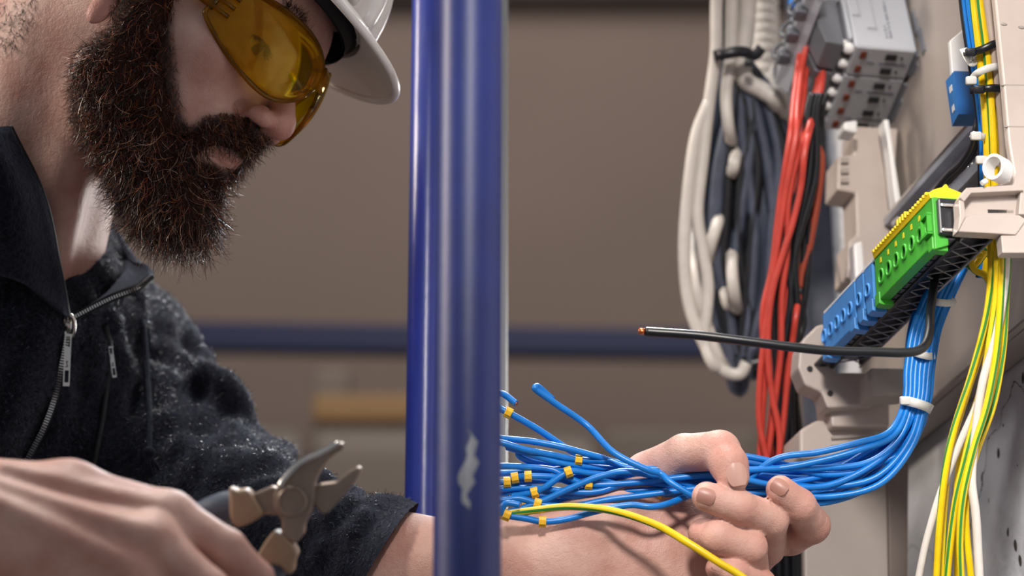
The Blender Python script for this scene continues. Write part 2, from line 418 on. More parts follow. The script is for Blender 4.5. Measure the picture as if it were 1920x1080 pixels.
SK.cap(cs(1215, 930, 1.452), cs(1420, 985, 1.466), .015, .013, .014).cap(cs(1240, 985, 1.446), cs(1400, 1000, 1.458), .016, .013, .012)
# left hand: thumb and four fingers, each its own chain
FING = {'thumb': [(1215, 890, 1.440, .0135), (1283, 850, 1.424, .0113), (1350, 845, 1.404, .0116), (1367, 872, 1.394, .0110), (1374, 893, 1.390, .0096)],
        'index': [(1425, 1010, 1.460, .0120), (1482, 1004, 1.446, .0116), (1522, 985, 1.424, .0107), (1498, 948, 1.405, .0099), (1463, 918, 1.398, .0084)],
        'middle': [(1395, 1070, 1.465, .0112), (1440, 1028, 1.440, .0098), (1444, 974, 1.404, .0106), (1385, 951, 1.388, .0099), (1325, 931, 1.384, .0086)],
        'ring': [(1370, 1120, 1.455, .0112), (1412, 1082, 1.425, .0098), (1404, 1026, 1.394, .0105), (1345, 1007, 1.387, .0099), (1318, 1000, 1.398, .0088)],
        'little': [(1370, 1160, 1.450, .0105), (1430, 1140, 1.426, .0092), (1425, 1096, 1.402, .0092), (1375, 1075, 1.388, .0084), (1346, 1066, 1.388, .0072)]}
for fn, pts in FING.items():
    SK.group(.010 if fn == 'thumb' else .0014)
    SK.chain(pts, .0025)
SK.group(.0012, sub=True)                                                                # knuckle creases
for a_, b_ in [((1297, 826, 1.388), (1303, 880, 1.392)), ((1310, 822, 1.385), (1318, 872, 1.388)),
               ((1372, 925, 1.359), (1392, 975, 1.359)), ((1380, 922, 1.3585), (1400, 977, 1.3585)), ((1432, 950, 1.368), (1440, 1000, 1.370)),
               ((1503, 920, 1.378), (1475, 955, 1.376)), ((1510, 926, 1.379), (1484, 958, 1.378)), ((1395, 1003, 1.370), (1405, 1052, 1.372))]:
    pa, pb = cs(*a_), cs(*b_)
    SK.cap(pa, pb, .0007, .0007, .0016)
# right arm and the foreground hand
SK.group(.012)
SK.chain([(-400, 760, 1.46, .045), (-640, 1300, 1.32, .042), (-330, 1010, 1.20, .036), (-120, 955, 1.185, .0285)], .02)
SK.cap(cs(-120, 935, 1.185), cs(130, 918, 1.19), .0225, .0125, .012).cap(cs(130, 918, 1.19), cs(318, 968, 1.185), .0125, .0118, .012)
SK.cap(cs(-120, 985, 1.175), cs(285, 1012, 1.165), .0245, .0115, .012).cap(cs(-120, 1030, 1.175), cs(236, 1066, 1.158), .0245, .0115, .012)
SK.cap(cs(-120, 1060, 1.18), cs(180, 1130, 1.165), .0235, .0110, .012).ell(cs(120, 1080, 1.20), (.055, .030, .020), .02)
for a_, b_ in [((-20, 905, 1.1665), (290, 1003, 1.1545)), ((-30, 930, 1.157), (240, 1060, 1.1475)), ((10, 880, 1.176), (300, 950, 1.1745))]:
    SK.cap(cs(*a_), cs(*b_), .0022, .0030, .009)                                         # tendons
for nm, pts in {'i': [(318, 968, 1.185, .0118), (425, 1030, 1.180, .0098), (478, 1085, 1.185, .0092), (480, 1160, 1.195, .0085)],
                'm': [(285, 1012, 1.165, .0118), (390, 1105, 1.160, .0100), (420, 1180, 1.175, .0092)],
                'r': [(236, 1066, 1.158, .0118), (325, 1160, 1.158, .0100), (350, 1230, 1.175, .0090)],
                'l': [(180, 1130, 1.165, .0110), (250, 1215, 1.165, .0088), (270, 1270, 1.18, .0080)],
                't': [(60, 1080, 1.215, .0150), (240, 1130, 1.232, .0120), (380, 1140, 1.228, .0105), (450, 1120, 1.222, .0088)]}.items():
    SK.group(.006); SK.chain(pts, .003)
SV, SF = SK.mesh(.00145)
# colour regions
HP = c2h(SV); side = np.stack([HP[:, 0], -np.abs(HP[:, 1]), HP[:, 2]], 1); PX = c2pix(h2c(side))
ishead = (np.linalg.norm(HP-np.array([.03, 0, -.01]), axis=1) < .17)
BEARD = [(290, -60), (320, 40), (330, 140), (340, 205), (352, 246), (385, 219), (430, 211), (466, 226), (500, 252), (540, 300), (500, 480), (330, 500), (240, 450), (195, 398), (158, 330), (132, 240), (128, 150), (156, 84), (208, 50), (222, -60)]
LIPS = [(346, 264), (372, 256), (400, 256), (432, 272), (476, 300), (462, 322), (432, 318), (400, 308), (362, 292)]
beard = np.mean([in_poly(PX+[12*math.cos(q), 12*math.sin(q)]*np.array(rr), BEARD) & ~in_poly(PX+[7*math.cos(q), 7*math.sin(q)]*np.array(rr), LIPS) for q in np.arange(6)*1.047 for rr in (.4, 1)], 0)*(ishead & (HP[:, 0] > -.03))
lip = np.exp(-((np.abs(HP[:, 2]+.0465)/.0085)**4)-((np.abs(HP[:, 1])/.021)**4)-np.clip(.086-HP[:, 0], 0, 1)/.004)*ishead
red = np.zeros(len(SV))
for c_, r_ in [((.113, 0, -.006), .016), ((.102, -.014, -.012), .012), ((-.008, -.078, -.02), .02), ((-.008, .078, -.02), .02)]:
    red = np.maximum(red, np.exp(-(np.linalg.norm(HP-np.array(c_), axis=1)/r_)**2))
for fn, pts in FING.items():
    for p in (pts[2], pts[3], pts[4]): red = np.maximum(red, .8*np.exp(-(np.linalg.norm(SV-cs(*p[:3]), axis=1)/.012)**2))
# dirt on the middle knuckle
dirt = np.exp(-(np.linalg.norm(SV-cs(1446, 985, 1.378), axis=1)/.006)**2)
def skin_mat():
    m = mat('skin', srgb(196, 150, 130), .5, 0, .4); nt = m.node_tree; b = nt.nodes['Principled BSDF']; N = nt.nodes.new; L = nt.links.new
    b.inputs['Subsurface Weight'].default_value = .0
    tc = N('ShaderNodeTexCoord'); at_ = N('ShaderNodeAttribute'); at_.attribute_name = 'region'; at_.attribute_type = 'GEOMETRY'
    sp = N('ShaderNodeSeparateColor'); L(at_.outputs['Color'], sp.inputs['Color'])
    def noise(s, d=4):
        n = N('ShaderNodeTexNoise'); n.inputs['Scale'].default_value = s; n.inputs['Detail'].default_value = d; L(tc.outputs['Object'], n.inputs['Vector']); return n.outputs['Fac']
    def mix(fac, a, c, mul=None):
        x = N('ShaderNodeMix'); x.data_type = 'RGBA'
        if mul is not None:
            q = N('ShaderNodeMath'); q.operation = 'MULTIPLY'; L(fac, q.inputs[0])
            if isinstance(mul, float): q.inputs[1].default_value = mul
            else: L(mul, q.inputs[1])
            q.use_clamp = True; fac = q.outputs[0]
        L(fac, x.inputs['Factor'])
        for i, v in ((6, a), (7, c)):
            if isinstance(v, tuple): x.inputs[i].default_value = v
            else: L(v, x.inputs[i])
        return x.outputs[2]
    r1 = N('ShaderNodeValToRGB'); r1.color_ramp.elements[0].position = .32; r1.color_ramp.elements[1].position = .68
    r1.color_ramp.elements[0].color = srgb(184, 136, 123); r1.color_ramp.elements[1].color = srgb(210, 172, 159)
    L(noise(38), r1.inputs['Fac'])
    c = mix(sp.outputs['Green'], r1.outputs['Color'], srgb(178, 92, 80), .55)
    c = mix(sp.outputs['Red'], c, srgb(44, 27, 21), .93)
    c = mix(sp.outputs['Blue'], c, srgb(60, 42, 38), noise(420, 2))
    L(c, b.inputs['Base Color'])
    v = N('ShaderNodeTexVoronoi'); v.inputs['Scale'].default_value = 1150; L(tc.outputs['Object'], v.inputs['Vector'])
    b1 = N('ShaderNodeBump'); b1.inputs['Strength'].default_value = .30; b1.inputs['Distance'].default_value = .0005; L(v.outputs['Distance'], b1.inputs['Height'])
    b2 = N('ShaderNodeBump'); b2.inputs['Strength'].default_value = .30; b2.inputs['Distance'].default_value = .0014; L(noise(260, 6), b2.inputs['Height']); L(b1.outputs['Normal'], b2.inputs['Normal'])
    vw = N('ShaderNodeVectorMath'); vw.operation = 'MULTIPLY_ADD'; nw = N('ShaderNodeTexNoise'); nw.inputs['Scale'].default_value = 45; L(tc.outputs['Object'], nw.inputs['Vector'])
    L(nw.outputs['Color'], vw.inputs[0]); vw.inputs[1].default_value = (.02, .02, .02); L(tc.outputs['Object'], vw.inputs[2])
    ve = N('ShaderNodeTexVoronoi'); ve.feature = 'DISTANCE_TO_EDGE'; ve.inputs['Scale'].default_value = 150; L(vw.outputs[0], ve.inputs['Vector'])
    mr = N('ShaderNodeMapRange'); mr.inputs['From Max'].default_value = .07; L(ve.outputs['Distance'], mr.inputs['Value'])
    b3 = N('ShaderNodeBump'); b3.inputs['Strength'].default_value = .10; b3.inputs['Distance'].default_value = .0008; L(mr.outputs[0], b3.inputs['Height']); L(b2.outputs['Normal'], b3.inputs['Normal'])
    L(b3.outputs['Normal'], b.inputs['Normal']); return m
M['skin'] = skin_mat()
BASE = np.array([-.45, 1.66, 0.])
SW = c2w(SV)
me = np_mesh('person', SW-BASE, SF)
ca = me.color_attributes.new('region', 'FLOAT_COLOR', 'POINT')
dat = np.stack([beard, np.clip(np.maximum(lip*.5, red*.8), 0, 1), np.clip(dirt, 0, 1), np.ones(len(SV))], 1).astype(np.float32)
ca.data.foreach_set('color', dat.ravel())
person = link('person', me, M['skin']); person.location = BASE
tag(person, 'bearded person in black fleece jacket gripping blue wires and holding pliers', 'person')
def on_person(mb, name, mats, parent=None): # world-vertex part of the person
    o = mb.centred(name, mats); c = np.array(o.location)
    p = parent if parent is not None else person
    o.parent = p; o.location = c-PLOC[p.name]; PLOC[o.name] = c; return o
PLOC = {person.name: BASE}
# eyes
for sgn in (-1, 1):
    e = MB(); G = []
    c = np.array([.0695, sgn*.032, .028]); ax = np.array([.90, -sgn*.05+.03, -.35]); ax /= np.linalg.norm(ax)
    u = np.cross(ax, [0, 0, 1]); u /= np.linalg.norm(u); v = np.cross(u, ax)
    for i in range(33):
        th = math.pi*i/32; G.append([h2w(c+.0124*(math.cos(th)*ax+math.sin(th)*(math.cos(p)*u+math.sin(p)*v))) for p in np.linspace(0, 2*math.pi, 21)])
    nv = 20
    e.grid(np.array(G[:3]), 2); e.grid(np.array(G[2:7]), 1); e.grid(np.array(G[6:]), 0)
    on_person(e, 'eye', [M['eye_white'], M['iris'], M['wire_black']])
# nails
def nail(c, out, axis, wdt, lng, m='nail', lift=.0):
    c = np.asarray(c); axis = np.array(axis, float); out = np.array(out, float); out /= np.linalg.norm(out)
    axis = axis-out*(axis@out); axis /= np.linalg.norm(axis); sd = np.cross(axis, out); G = []
    for i in range(9):
        s_ = -1+2*i/8; row = []
        for j in range(9):
            t = -1+2*j/8; hw = wdt*max(.05, 1-(.62 if t > 0 else .80)*abs(t)**(2.6 if t > 0 else 3.2))**.5
            row.append(c+axis*t*lng+sd*s_*hw+out*(.0007-(s_*hw/wdt)**2*wdt*.42-.0007*t*t))
        G.append(row)
    mb = MB(); mb.grid(np.array([[c2w(p) for p in r] for r in G])); mb.grid(np.array([[c2w(p-out*.0009) for p in r] for r in G]))
    return on_person(mb, 'fingernail', M[m])
def dirn(a, b): return cs(*b[:3])-cs(*a[:3])
def surf(px, py, n=1):
    d = SK.march(px, py, 1.3, 1.5); return cs(px, py, d)
def grad(p):
    e = .0015; D = SK.ev(np.array([p+[e, 0, 0], p-[e, 0, 0], p+[0, e, 0], p-[0, e, 0], p+[0, 0, e], p-[0, 0, e]])); g = D[::2]-D[1::2]; return g/np.linalg.norm(g)
for (px, py, fn, wd, ln, m_) in [(1383, 889, 'thumb', .0060, .0066, 'nail'), (1462, 912, 'index', .0046, .0050, 'nail_dark'), (1324, 930, 'middle', .0046, .0052, 'nail_dark'), (1350, 1058, 'little', .0040, .0046, 'nail')]:
    p = surf(px, py); g = grad(p); f_ = FING[fn]; nail(p, g, dirn(f_[3], f_[4]), wd, ln, m_)
# ---------------------------------------------------------------- hair: thousands of short tapering strands per part
def strands(name, roots, dirs, length, width, curl, colours, parent, gravity=None, seg=5, kind='stuff'):
    n = len(roots); P = np.zeros((n, seg+1, 3)); P[:, 0] = roots; D = dirs/np.linalg.norm(dirs, axis=1)[:, None]
    A = RNG.normal(size=(n, 3)); A -= (A*D).sum(1)[:, None]*D; A /= np.linalg.norm(A, axis=1)[:, None]
    tw = RNG.normal(size=(n, 1))*.9
    for i in range(seg):
        P[:, i+1] = P[:, i]+D*(length/seg)[:, None]
        D = D+A*curl[:, None]+(0 if gravity is None else gravity); B = np.cross(D, A); A = A*np.cos(tw)+B*np.sin(tw)
        D /= np.linalg.norm(D, axis=1)[:, None]; A -= (A*D).sum(1)[:, None]*D; A /= np.linalg.norm(A, axis=1)[:, None]+1e-9
    T = P[:, -1]-P[:, 0]; T /= np.linalg.norm(T, axis=1)[:, None]+1e-9
    u = np.cross(T, RNG.normal(size=(n, 3))); u /= np.linalg.norm(u, axis=1)[:, None]; v = np.cross(T, u)
    V = np.zeros((n, seg+1, 3, 3))
    for i in range(seg+1):
        wv = (width*(1-.75*(i/seg)**1.5))[:, None]
        for q in range(3):
            a = q*2.0944; V[:, i, q] = P[:, i]+wv*(math.cos(a)*u+math.sin(a)*v)
    base = (np.arange(n)*(seg+1)*3)[:, None, None]; F = []
    for i in range(seg):
        for q in range(3): F.append([i*3+q, i*3+(q+1) % 3, (i+1)*3+(q+1) % 3, (i+1)*3+q])
    F = (np.array(F)[None]+base).reshape(-1, 4)
    W = c2w(V.reshape(-1, 3)); c = W.mean(0); me = np_mesh(name, W-c, F)
    ca = me.color_attributes.new('tint', 'FLOAT_COLOR', 'POINT')
    cl = np.repeat(np.concatenate([colours, np.ones((n, 1))], 1), (seg+1)*3, 0).astype(np.float32); ca.data.foreach_set('color', cl.ravel())
    o = link(name, me, M['hair'], parent); o.location = c-PLOC[parent.name]; PLOC[o.name] = c; tag(o, kind=kind); return o
def hair_mat():
    m = mat('hair', (.03, .02, .015, 1), .26, 0, .8); nt = m.node_tree; a = nt.nodes.new('ShaderNodeAttribute'); a.attribute_name = 'tint'
    nt.links.new(a.outputs['Color'], nt.nodes['Principled BSDF'].inputs['Base Color']); return m
M['hair'] = hair_mat()
M['beard_base'] = mat('beard_undercoat', srgb(50, 31, 24), .9, 0, .05)
def tints(n, px):
    pal = np.array([srgb(30, 21, 19)[:3], srgb(70, 40, 29)[:3], srgb(124, 66, 42)[:3], srgb(168, 98, 60)[:3], srgb(196, 160, 132)[:3]])
    f = np.clip((px[:, 0]-150)/330, 0, 1); g = np.clip((px[:, 1]-150)/260, 0, 1)
    pr = np.stack([.42+.25*g-.1*f, .30+0*f, .20-.06*g, .09-.03*g, .04+.16*f*g], 1); pr /= pr.sum(1)[:, None]
    i = (RNG.random(n)[:, None] > np.cumsum(pr, 1)).sum(1).clip(0, 4); return pal[i]*RNG.uniform(.75, 1.25, (n, 1))
BD = Body(); BD.group(.01, HF)
BD.cap((.016, .062, .050), (.018, .062, -.005), .008, .010, .012, mir=True).cap((.018, .061, -.005), (.016, .054, -.052), .010, .015, .014, mir=True)
BD.cap((.014, .052, -.052), (.074, .018, -.086), .016, .020, .016, mir=True).cap((.040, .050, -.035), (.066, .032, -.066), .010, .014, .014, mir=True)
BD.ell((.089, 0, -.088), (.025, .030, .024), .016).ell((.102, 0, -.096), (.019, .022, .015), .014).cap((.030, .03, -.076), (.080, 0, -.094), .014, .017, .016, mir=True)
BD.cap((.106, .004, -.030), (.090, .027, -.043), .0058, .0055, .006, mir=True).cap((.090, .029, -.046), (.082, .028, -.066), .006, .008, .008, mir=True)
BD.ell((.104, 0, -.066), (.006, .009, .007), .006)
BV, BF = BD.mesh(.002)
BW = c2w(BV); bc = BW.mean(0); bme = np_mesh('beard', BW-bc, BF); bo = link('beard', bme, M['beard_base'], person); bo.location = bc-BASE; PLOC[bo.name] = bc
tag(bo, 'full reddish brown beard with moustache')
def tri_sample(V, F, n, wgt=None):
    T = V[F[:, :3]]; T2 = V[F[:, [0, 2, 3]]]; cr = np.cross(T[:, 1]-T[:, 0], T[:, 2]-T[:, 0]); A = np.linalg.norm(cr, axis=1)
    if wgt is not None: A = A*wgt
    i = RNG.choice(len(F), n, p=A/A.sum()); a = RNG.random((n, 1)); b = RNG.random((n, 1)); Q = V[F[i]]
    P = Q[:, 0]*(1-a)*(1-b)+Q[:, 1]*a*(1-b)+Q[:, 2]*a*b+Q[:, 3]*(1-a)*b
    return P, cr[i]/(np.linalg.norm(cr[i], axis=1)[:, None]+1e-12)
def grow(P, Nn):
    h = c2h(P); n = len(P)
    down = np.stack([.35+.5*np.clip((h[:, 0]-.05)/.05, 0, 1), 0*h[:, 0], -1+0*h[:, 0]], 1) @ HM.T
    return Nn*.42+down*.75+RNG.normal(size=(n, 3))*.36
P, Nn = tri_sample(BV, BF, 15000); h = c2h(P)
keep = SK.ev(P) > -.0015; P, Nn, h = P[keep], Nn[keep], h[keep]
chin = np.clip((-.02-h[:, 2])/.07, 0, 1)*np.clip((h[:, 0]+.02)/.08, 0, 1); mus = (h[:, 2] > -.05) & (h[:, 0] > .08)
Ln = (.009+.009*chin)*RNG.uniform(.55, 1.35, len(P)); Ln[mus] *= .85
strands('beard_hair', P, grow(P, Nn), Ln, np.full(len(P), .00019)*RNG.uniform(.7, 1.3, len(P)), RNG.uniform(.05, .55, len(P)), tints(len(P), c2pix(P)), bo)
# shorter hairs straight out of the skin along the edges of the beard
fb = beard[SF].mean(1); ed = (fb > .3)
fh = HP[SF].mean(1); P, Nn = tri_sample(SV, SF, 9000, ed*np.where((fh[:, 0] > .074) & (fh[:, 2] > -.052), 4., 1.)+1e-9)
strands('beard_hair', P, grow(P, Nn), RNG.uniform(.006, .013, len(P)), np.full(len(P), .00016), RNG.uniform(.05, .5, len(P)), tints(len(P), c2pix(P)), bo)
# nape and eyebrows
ph = c2pix(SV); nape = in_poly(ph, [(0, 0), (75, -5), (60, 50), (15, 100), (-60, 120), (-60, -5)]) & (HP[:, 0] < -.01)
nf = nape[SF].mean(1)
if nf.sum() > 10:
    P, Nn = tri_sample(SV, SF, 900, nf+1e-9); strands('nape_hair', P, Nn*.35+np.array([.1, -.9, .1])+RNG.normal(size=P.shape)*.4, RNG.uniform(.004, .009, len(P)), np.full(len(P), .00016), RNG.uniform(.1, .6, len(P)), np.tile(np.array(srgb(30, 24, 22)[:3]), (len(P), 1)), person)
sc_ = ishead & (HP[:, 2] > -.025) & (HP[:, 0] < .078-.9*np.clip(.10-HP[:, 2], 0, 1)) & (np.linalg.norm(HP-np.array([-.010, 0, .0])-np.array([0, 1, 0])*np.sign(HP[:, 1:2])*.08, axis=1) > .040) & (HP[:, 2] > .02-.6*np.clip(-HP[:, 0]-.02, 0, .08))
sf_ = sc_[SF].mean(1)
P, Nn = tri_sample(SV, SF, 7000, sf_+1e-9)
strands('hair', P, Nn*.25+np.array([-.45, -.8, -.2])+RNG.normal(size=P.shape)*.25, RNG.uniform(.006, .011, len(P)), np.full(len(P), .0002), RNG.uniform(.05, .3, len(P)), np.tile(np.array(srgb(32, 25, 22)[:3]), (len(P), 1)), person, seg=3)
def brow(sg):
    t = RNG.random((420, 1)); Q = np.array([.1005, sg*.008, .047])*(1-t)+np.array([.083, sg*.047, .053])*t+np.array([0, 0, .006])*np.sin(t*3.1)+RNG.normal(size=(420, 3))*[.0005, .001, .0022]
    D = np.tile([.25, sg*.8, .25], (420, 1))+RNG.normal(size=(420, 3))*.25
    strands('eyebrow', h2c(Q), D @ HM.T, RNG.uniform(.006, .010, 420), np.full(420, .00022), RNG.uniform(0, .2, 420), np.tile(np.array(srgb(34, 24, 20)[:3]), (420, 1)), person, kind='stuff')
brow(-1); brow(1)
def lash(sg):
    t = RNG.random((260, 1)); a_ = -1.05+2.1*t; c = np.array([.0695, sg*.032, .028])
    Q = c+.0142*np.concatenate([np.cos(a_)*.93, np.sin(a_)*.92, .10+.16*np.cos(a_*1.3)-.10], 1)+RNG.normal(size=(260, 3))*.00025
    D = np.concatenate([np.cos(a_)*.9, np.sin(a_)*.7, -.45+0*a_], 1)+RNG.normal(size=(260, 3))*.15
    strands('eyelash', h2c(Q), D @ HM.T, RNG.uniform(.004, .008, 260), np.full(260, .00022), RNG.uniform(0, .1, 260), np.tile(np.array(srgb(16, 12, 11)[:3]), (260, 1)), person)
lash(-1); lash(1)
# ---------------------------------------------------------------- jacket, trousers, boots
JK = Body(); JK.group(.03)
JK.cap(cs(-60, 640, 1.64), cs(-90, 1400, 1.68), .112, .135, .04).cap(cs(-90, 1400, 1.68), cs(-105, 1850, 1.67), .135, .13, .04)
JK.cap(cs(20, 545, 1.665), cs(190, 690, 1.75), .055, .062, .05).chain([(190, 690, 1.75, .064), (315, 965, 1.60, .057), (600, 1062, 1.510, .0455), (740, 1088, 1.475, .0400), (800, 1088, 1.46, .0395)], .03)
JK.cap(cs(-60, 640, 1.62), cs(-400, 760, 1.46), .085, .075, .05).chain([(-400, 760, 1.46, .068), (-640, 1300, 1.32, .060), (-330, 1010, 1.20, .045), (-190, 970, 1.19, .041)], .03)
JK.cap(cs(-150, 400, 1.60), cs(-40, 470, 1.66), .06, .06, .05)
def ridge(pts, r, k, lift=.0):
    q = [cs(x, y, (JK.march(x, y) or 1.62)+r*.55-lift) for x, y in pts]
    return q, r, k
RID = []
for pts, r, k in [([(160, 585), (172, 690), (150, 800), (110, 880)], .006, .016), ([(255, 560), (268, 640), (282, 740), (280, 850)], .0045, .010),
                  ([(205, 600), (222, 700), (205, 800), (190, 880)], .006, .014), ([(300, 590), (318, 680), (312, 760)], .007, .018),
                  ([(335, 610), (372, 690), (380, 740)], .008, .020), ([(120, 640), (118, 740), (80, 830)], .005, .014), ([(60, 560), (50, 680), (10, 790)], .008, .03),
                  ([(330, 800), (400, 790), (436, 765)], .010, .016), ([(345, 850), (420, 840), (452, 800)], .009, .014), ([(390, 700), (412, 720), (430, 745)], .010, .018),
                  ([(420, 905), (500, 880), (528, 852)], .010, .016), ([(470, 940), (560, 915), (600, 905)], .008, .014), ([(380, 880), (440, 870), (480, 835)], .008, .014),
                  ([(560, 1000), (620, 970), (648, 945)], .006, .012), ([(600, 1040), (655, 1000), (680, 972)], .005, .010), ([(330, 920), (380, 960), (430, 990)], .006, .02)]:
    RID.append(ridge(pts, r, k))
JK.group(.012)
for q, r, k in RID:
    JK.group(k)
    for a_, b_ in zip(q[:-1], q[1:]): JK.cap(a_, b_, r, r, .006)
def folds(P):
    x, y, z = P.T
    return .0022*np.sin(60*x+34*y+9*np.sin(17*y)+20*z)*np.sin(21*y-30*x+4*np.sin(40*z))+.0011*np.sin(150*x-90*y+60*z+3*np.sin(60*x))
JV, JF = JK.mesh(.0029, disp=folds)
# cut: cuffs and the hollow round the neck opening
def plane_keep(V, F, p, n):
    bad = ((V-p) @ n) > 0; return F[~bad[F].any(1)]
def near(V, p, r): return np.linalg.norm(V-p, axis=1) < r
cutn = np.array([.86, -.50, .1]); cutn /= np.linalg.norm(cutn)
bad = (((JV-cs(722, 1025, 1.44)) @ cutn) > 0) & near(JV, cs(760, 1070, 1.47), .09)
cn2 = cs(-100, 950, 1.185)-cs(-330, 1010, 1.2); cn2 /= np.linalg.norm(cn2)
bad |= (((JV-cs(-225, 980, 1.19)) @ cn2) > 0) & near(JV, cs(-190, 970, 1.19), .08)
def trim_to(V, F, bad, p, n):
    nb = bad[F].sum(1); mix = (nb > 0) & (nb < F.shape[1]); mv = np.unique(F[mix]); mv = mv[bad[mv]]; V[mv] -= ((V[mv]-p) @ n)[:, None]*n; return F[nb < F.shape[1]]
bad2 = (((JV-cs(-225, 980, 1.19)) @ cn2) > 0) & near(JV, cs(-190, 970, 1.19), .08)
JF = trim_to(JV, JF, bad & ~bad2, cs(722, 1025, 1.44), cutn); JF = trim_to(JV, JF, bad2, cs(-225, 980, 1.19), cn2)
def fleece_mat(name, base, lit, scale):
    m = mat(name, base, .95, 0, .1); nt = m.node_tree; b = nt.nodes['Principled BSDF']; N = nt.nodes.new; L = nt.links.new
    b.inputs['Sheen Weight'].default_value = .30; b.inputs['Sheen Roughness'].default_value = .45; b.inputs['Sheen Tint'].default_value = (.55, .62, .85, 1)
    tc = N('ShaderNodeTexCoord'); no = N('ShaderNodeTexNoise'); no.inputs['Scale'].default_value = scale; no.inputs['Detail'].default_value = 6; no.inputs['Roughness'].default_value = .7; no.inputs['Distortion'].default_value = 1.2
    L(tc.outputs['Object'], no.inputs['Vector']); r = N('ShaderNodeValToRGB'); r.color_ramp.elements[0].position = .42; r.color_ramp.elements[1].position = .68
    r.color_ramp.elements[0].color = base; r.color_ramp.elements[1].color = lit; L(no.outputs['Fac'], r.inputs['Fac']); L(r.outputs['Color'], b.inputs['Base Color'])
    bp = N('ShaderNodeBump'); bp.inputs['Strength'].default_value = .8; bp.inputs['Distance'].default_value = .004; L(no.outputs['Fac'], bp.inputs['Height']); L(bp.outputs['Normal'], b.inputs['Normal']); return m
M['fleece'] = fleece_mat('fleece', srgb(5, 6, 12), srgb(24, 27, 40), 260)
def skin_part(name, V, F, m, parent=None):
    W = c2w(V); used = np.unique(F); c = W[used].mean(0); rm = np.zeros(len(W), int); rm[used] = np.arange(len(used))
    o = link(name, np_mesh(name, W[used]-c, rm[F]), m); p = parent or person; o.parent = p; o.location = c-PLOC[p.name]; PLOC[o.name] = c; return o
jacket = skin_part('jacket', JV, JF, M['fleece'])
fc = JV[JF].mean(1); fpx = c2pix(fc); vis = (fpx[:, 0] > -30) & (fpx[:, 0] < 780) & (fpx[:, 1] > 180) & (fpx[:, 1] < 1090) & (fc[:, 2] < -1.35)
nr = np.cross(JV[JF[:, 1]]-JV[JF[:, 0]], JV[JF[:, 2]]-JV[JF[:, 0]]); nr /= np.linalg.norm(nr, axis=1)[:, None]+1e-12; vis &= nr[:, 2] > -.2
P, Nn = tri_sample(JV, JF, 34000, vis*np.where(fpx[:, 0] < 330, 1.6, .7)+1e-9)
strands('fleece_nap', P, Nn*.5+np.array([0, -.35, 0])+RNG.normal(size=P.shape)*.7, RNG.uniform(.0018, .0040, len(P)), np.full(len(P), .00022), RNG.uniform(.2, .9, len(P)), np.array([srgb(16, 18, 28)[:3], srgb(40, 45, 62)[:3], srgb(76, 82, 104)[:3]])[RNG.choice(3, len(P), p=[.5, .36, .14])], jacket, seg=3)
# stand-up collar: a thick sheet running round the neck, its far edge folded out
COLR = [ # rows bottom -> top, each row from the near zip edge round the neck to the far zip edge
    [(126, 596, 1.535), (20, 520, 1.490), (-130, 500, 1.52), (-260, 470, 1.62), (-90, 430, 1.76), (110, 460, 1.74), (200, 520, 1.69), (215, 545, 1.62), (185, 572, 1.57), (134, 597, 1.545)],
    [(108, 500, 1.515), (5, 430, 1.478), (-130, 400, 1.50), (-250, 370, 1.61), (-90, 350, 1.76), (120, 405, 1.74), (215, 462, 1.70), (240, 500, 1.64), (225, 535, 1.585), (205, 561, 1.55)],
    [(80, 372, 1.500), (-10, 330, 1.470), (-130, 300, 1.49), (-230, 280, 1.60), (-90, 290, 1.75), (110, 378, 1.735), (205, 432, 1.70), (252, 490, 1.645), (268, 516, 1.595), (256, 541, 1.555)],
    [(16, 238, 1.488), (-50, 240, 1.468), (-130, 215, 1.49), (-210, 210, 1.60), (-80, 260, 1.74), (100, 360, 1.73), (192, 402, 1.70), (240, 478, 1.65), (280, 500, 1.60), (284, 520, 1.565)]]
rows = [spline([cs(*p) for p in r], 7) for r in COLR]
G = np.array(rows); G = np.stack([spline(G[:, j], 7) for j in range(G.shape[1])], 1)
def sheet(G, th):
    """closed thick sheet from a grid of camera-space points"""
    du = np.gradient(G, axis=0); dv = np.gradient(G, axis=1); n = np.cross(du, dv); n /= np.linalg.norm(n, axis=2)[..., None]+1e-12
    A = G+n*th/2; B = G-n*th/2; a, b = G.shape[:2]; mb = MB(); V = np.concatenate([A.reshape(-1, 3), B.reshape(-1, 3)]); F = []; o = a*b
    for i in range(a-1):
        for j in range(b-1):
            q = [i*b+j, (i+1)*b+j, (i+1)*b+j+1, i*b+j+1]; F.append(q); F.append([o+x for x in q[::-1]])
    rim = [(0, j) for j in range(b)]+[(i, b-1) for i in range(1, a)]+[(a-1, j) for j in range(b-2, -1, -1)]+[(i, 0) for i in range(a-2, 0, -1)]
    rim = [i*b+j for i, j in rim]
    for p, q in zip(rim, rim[1:]+rim[:1]): F.append([p, q, o+q, o+p])
    mb.add(c2w(V), F, 0, True); return mb
collar = on_person(sheet(G, .0045), 'collar', M['fleece'], jacket)
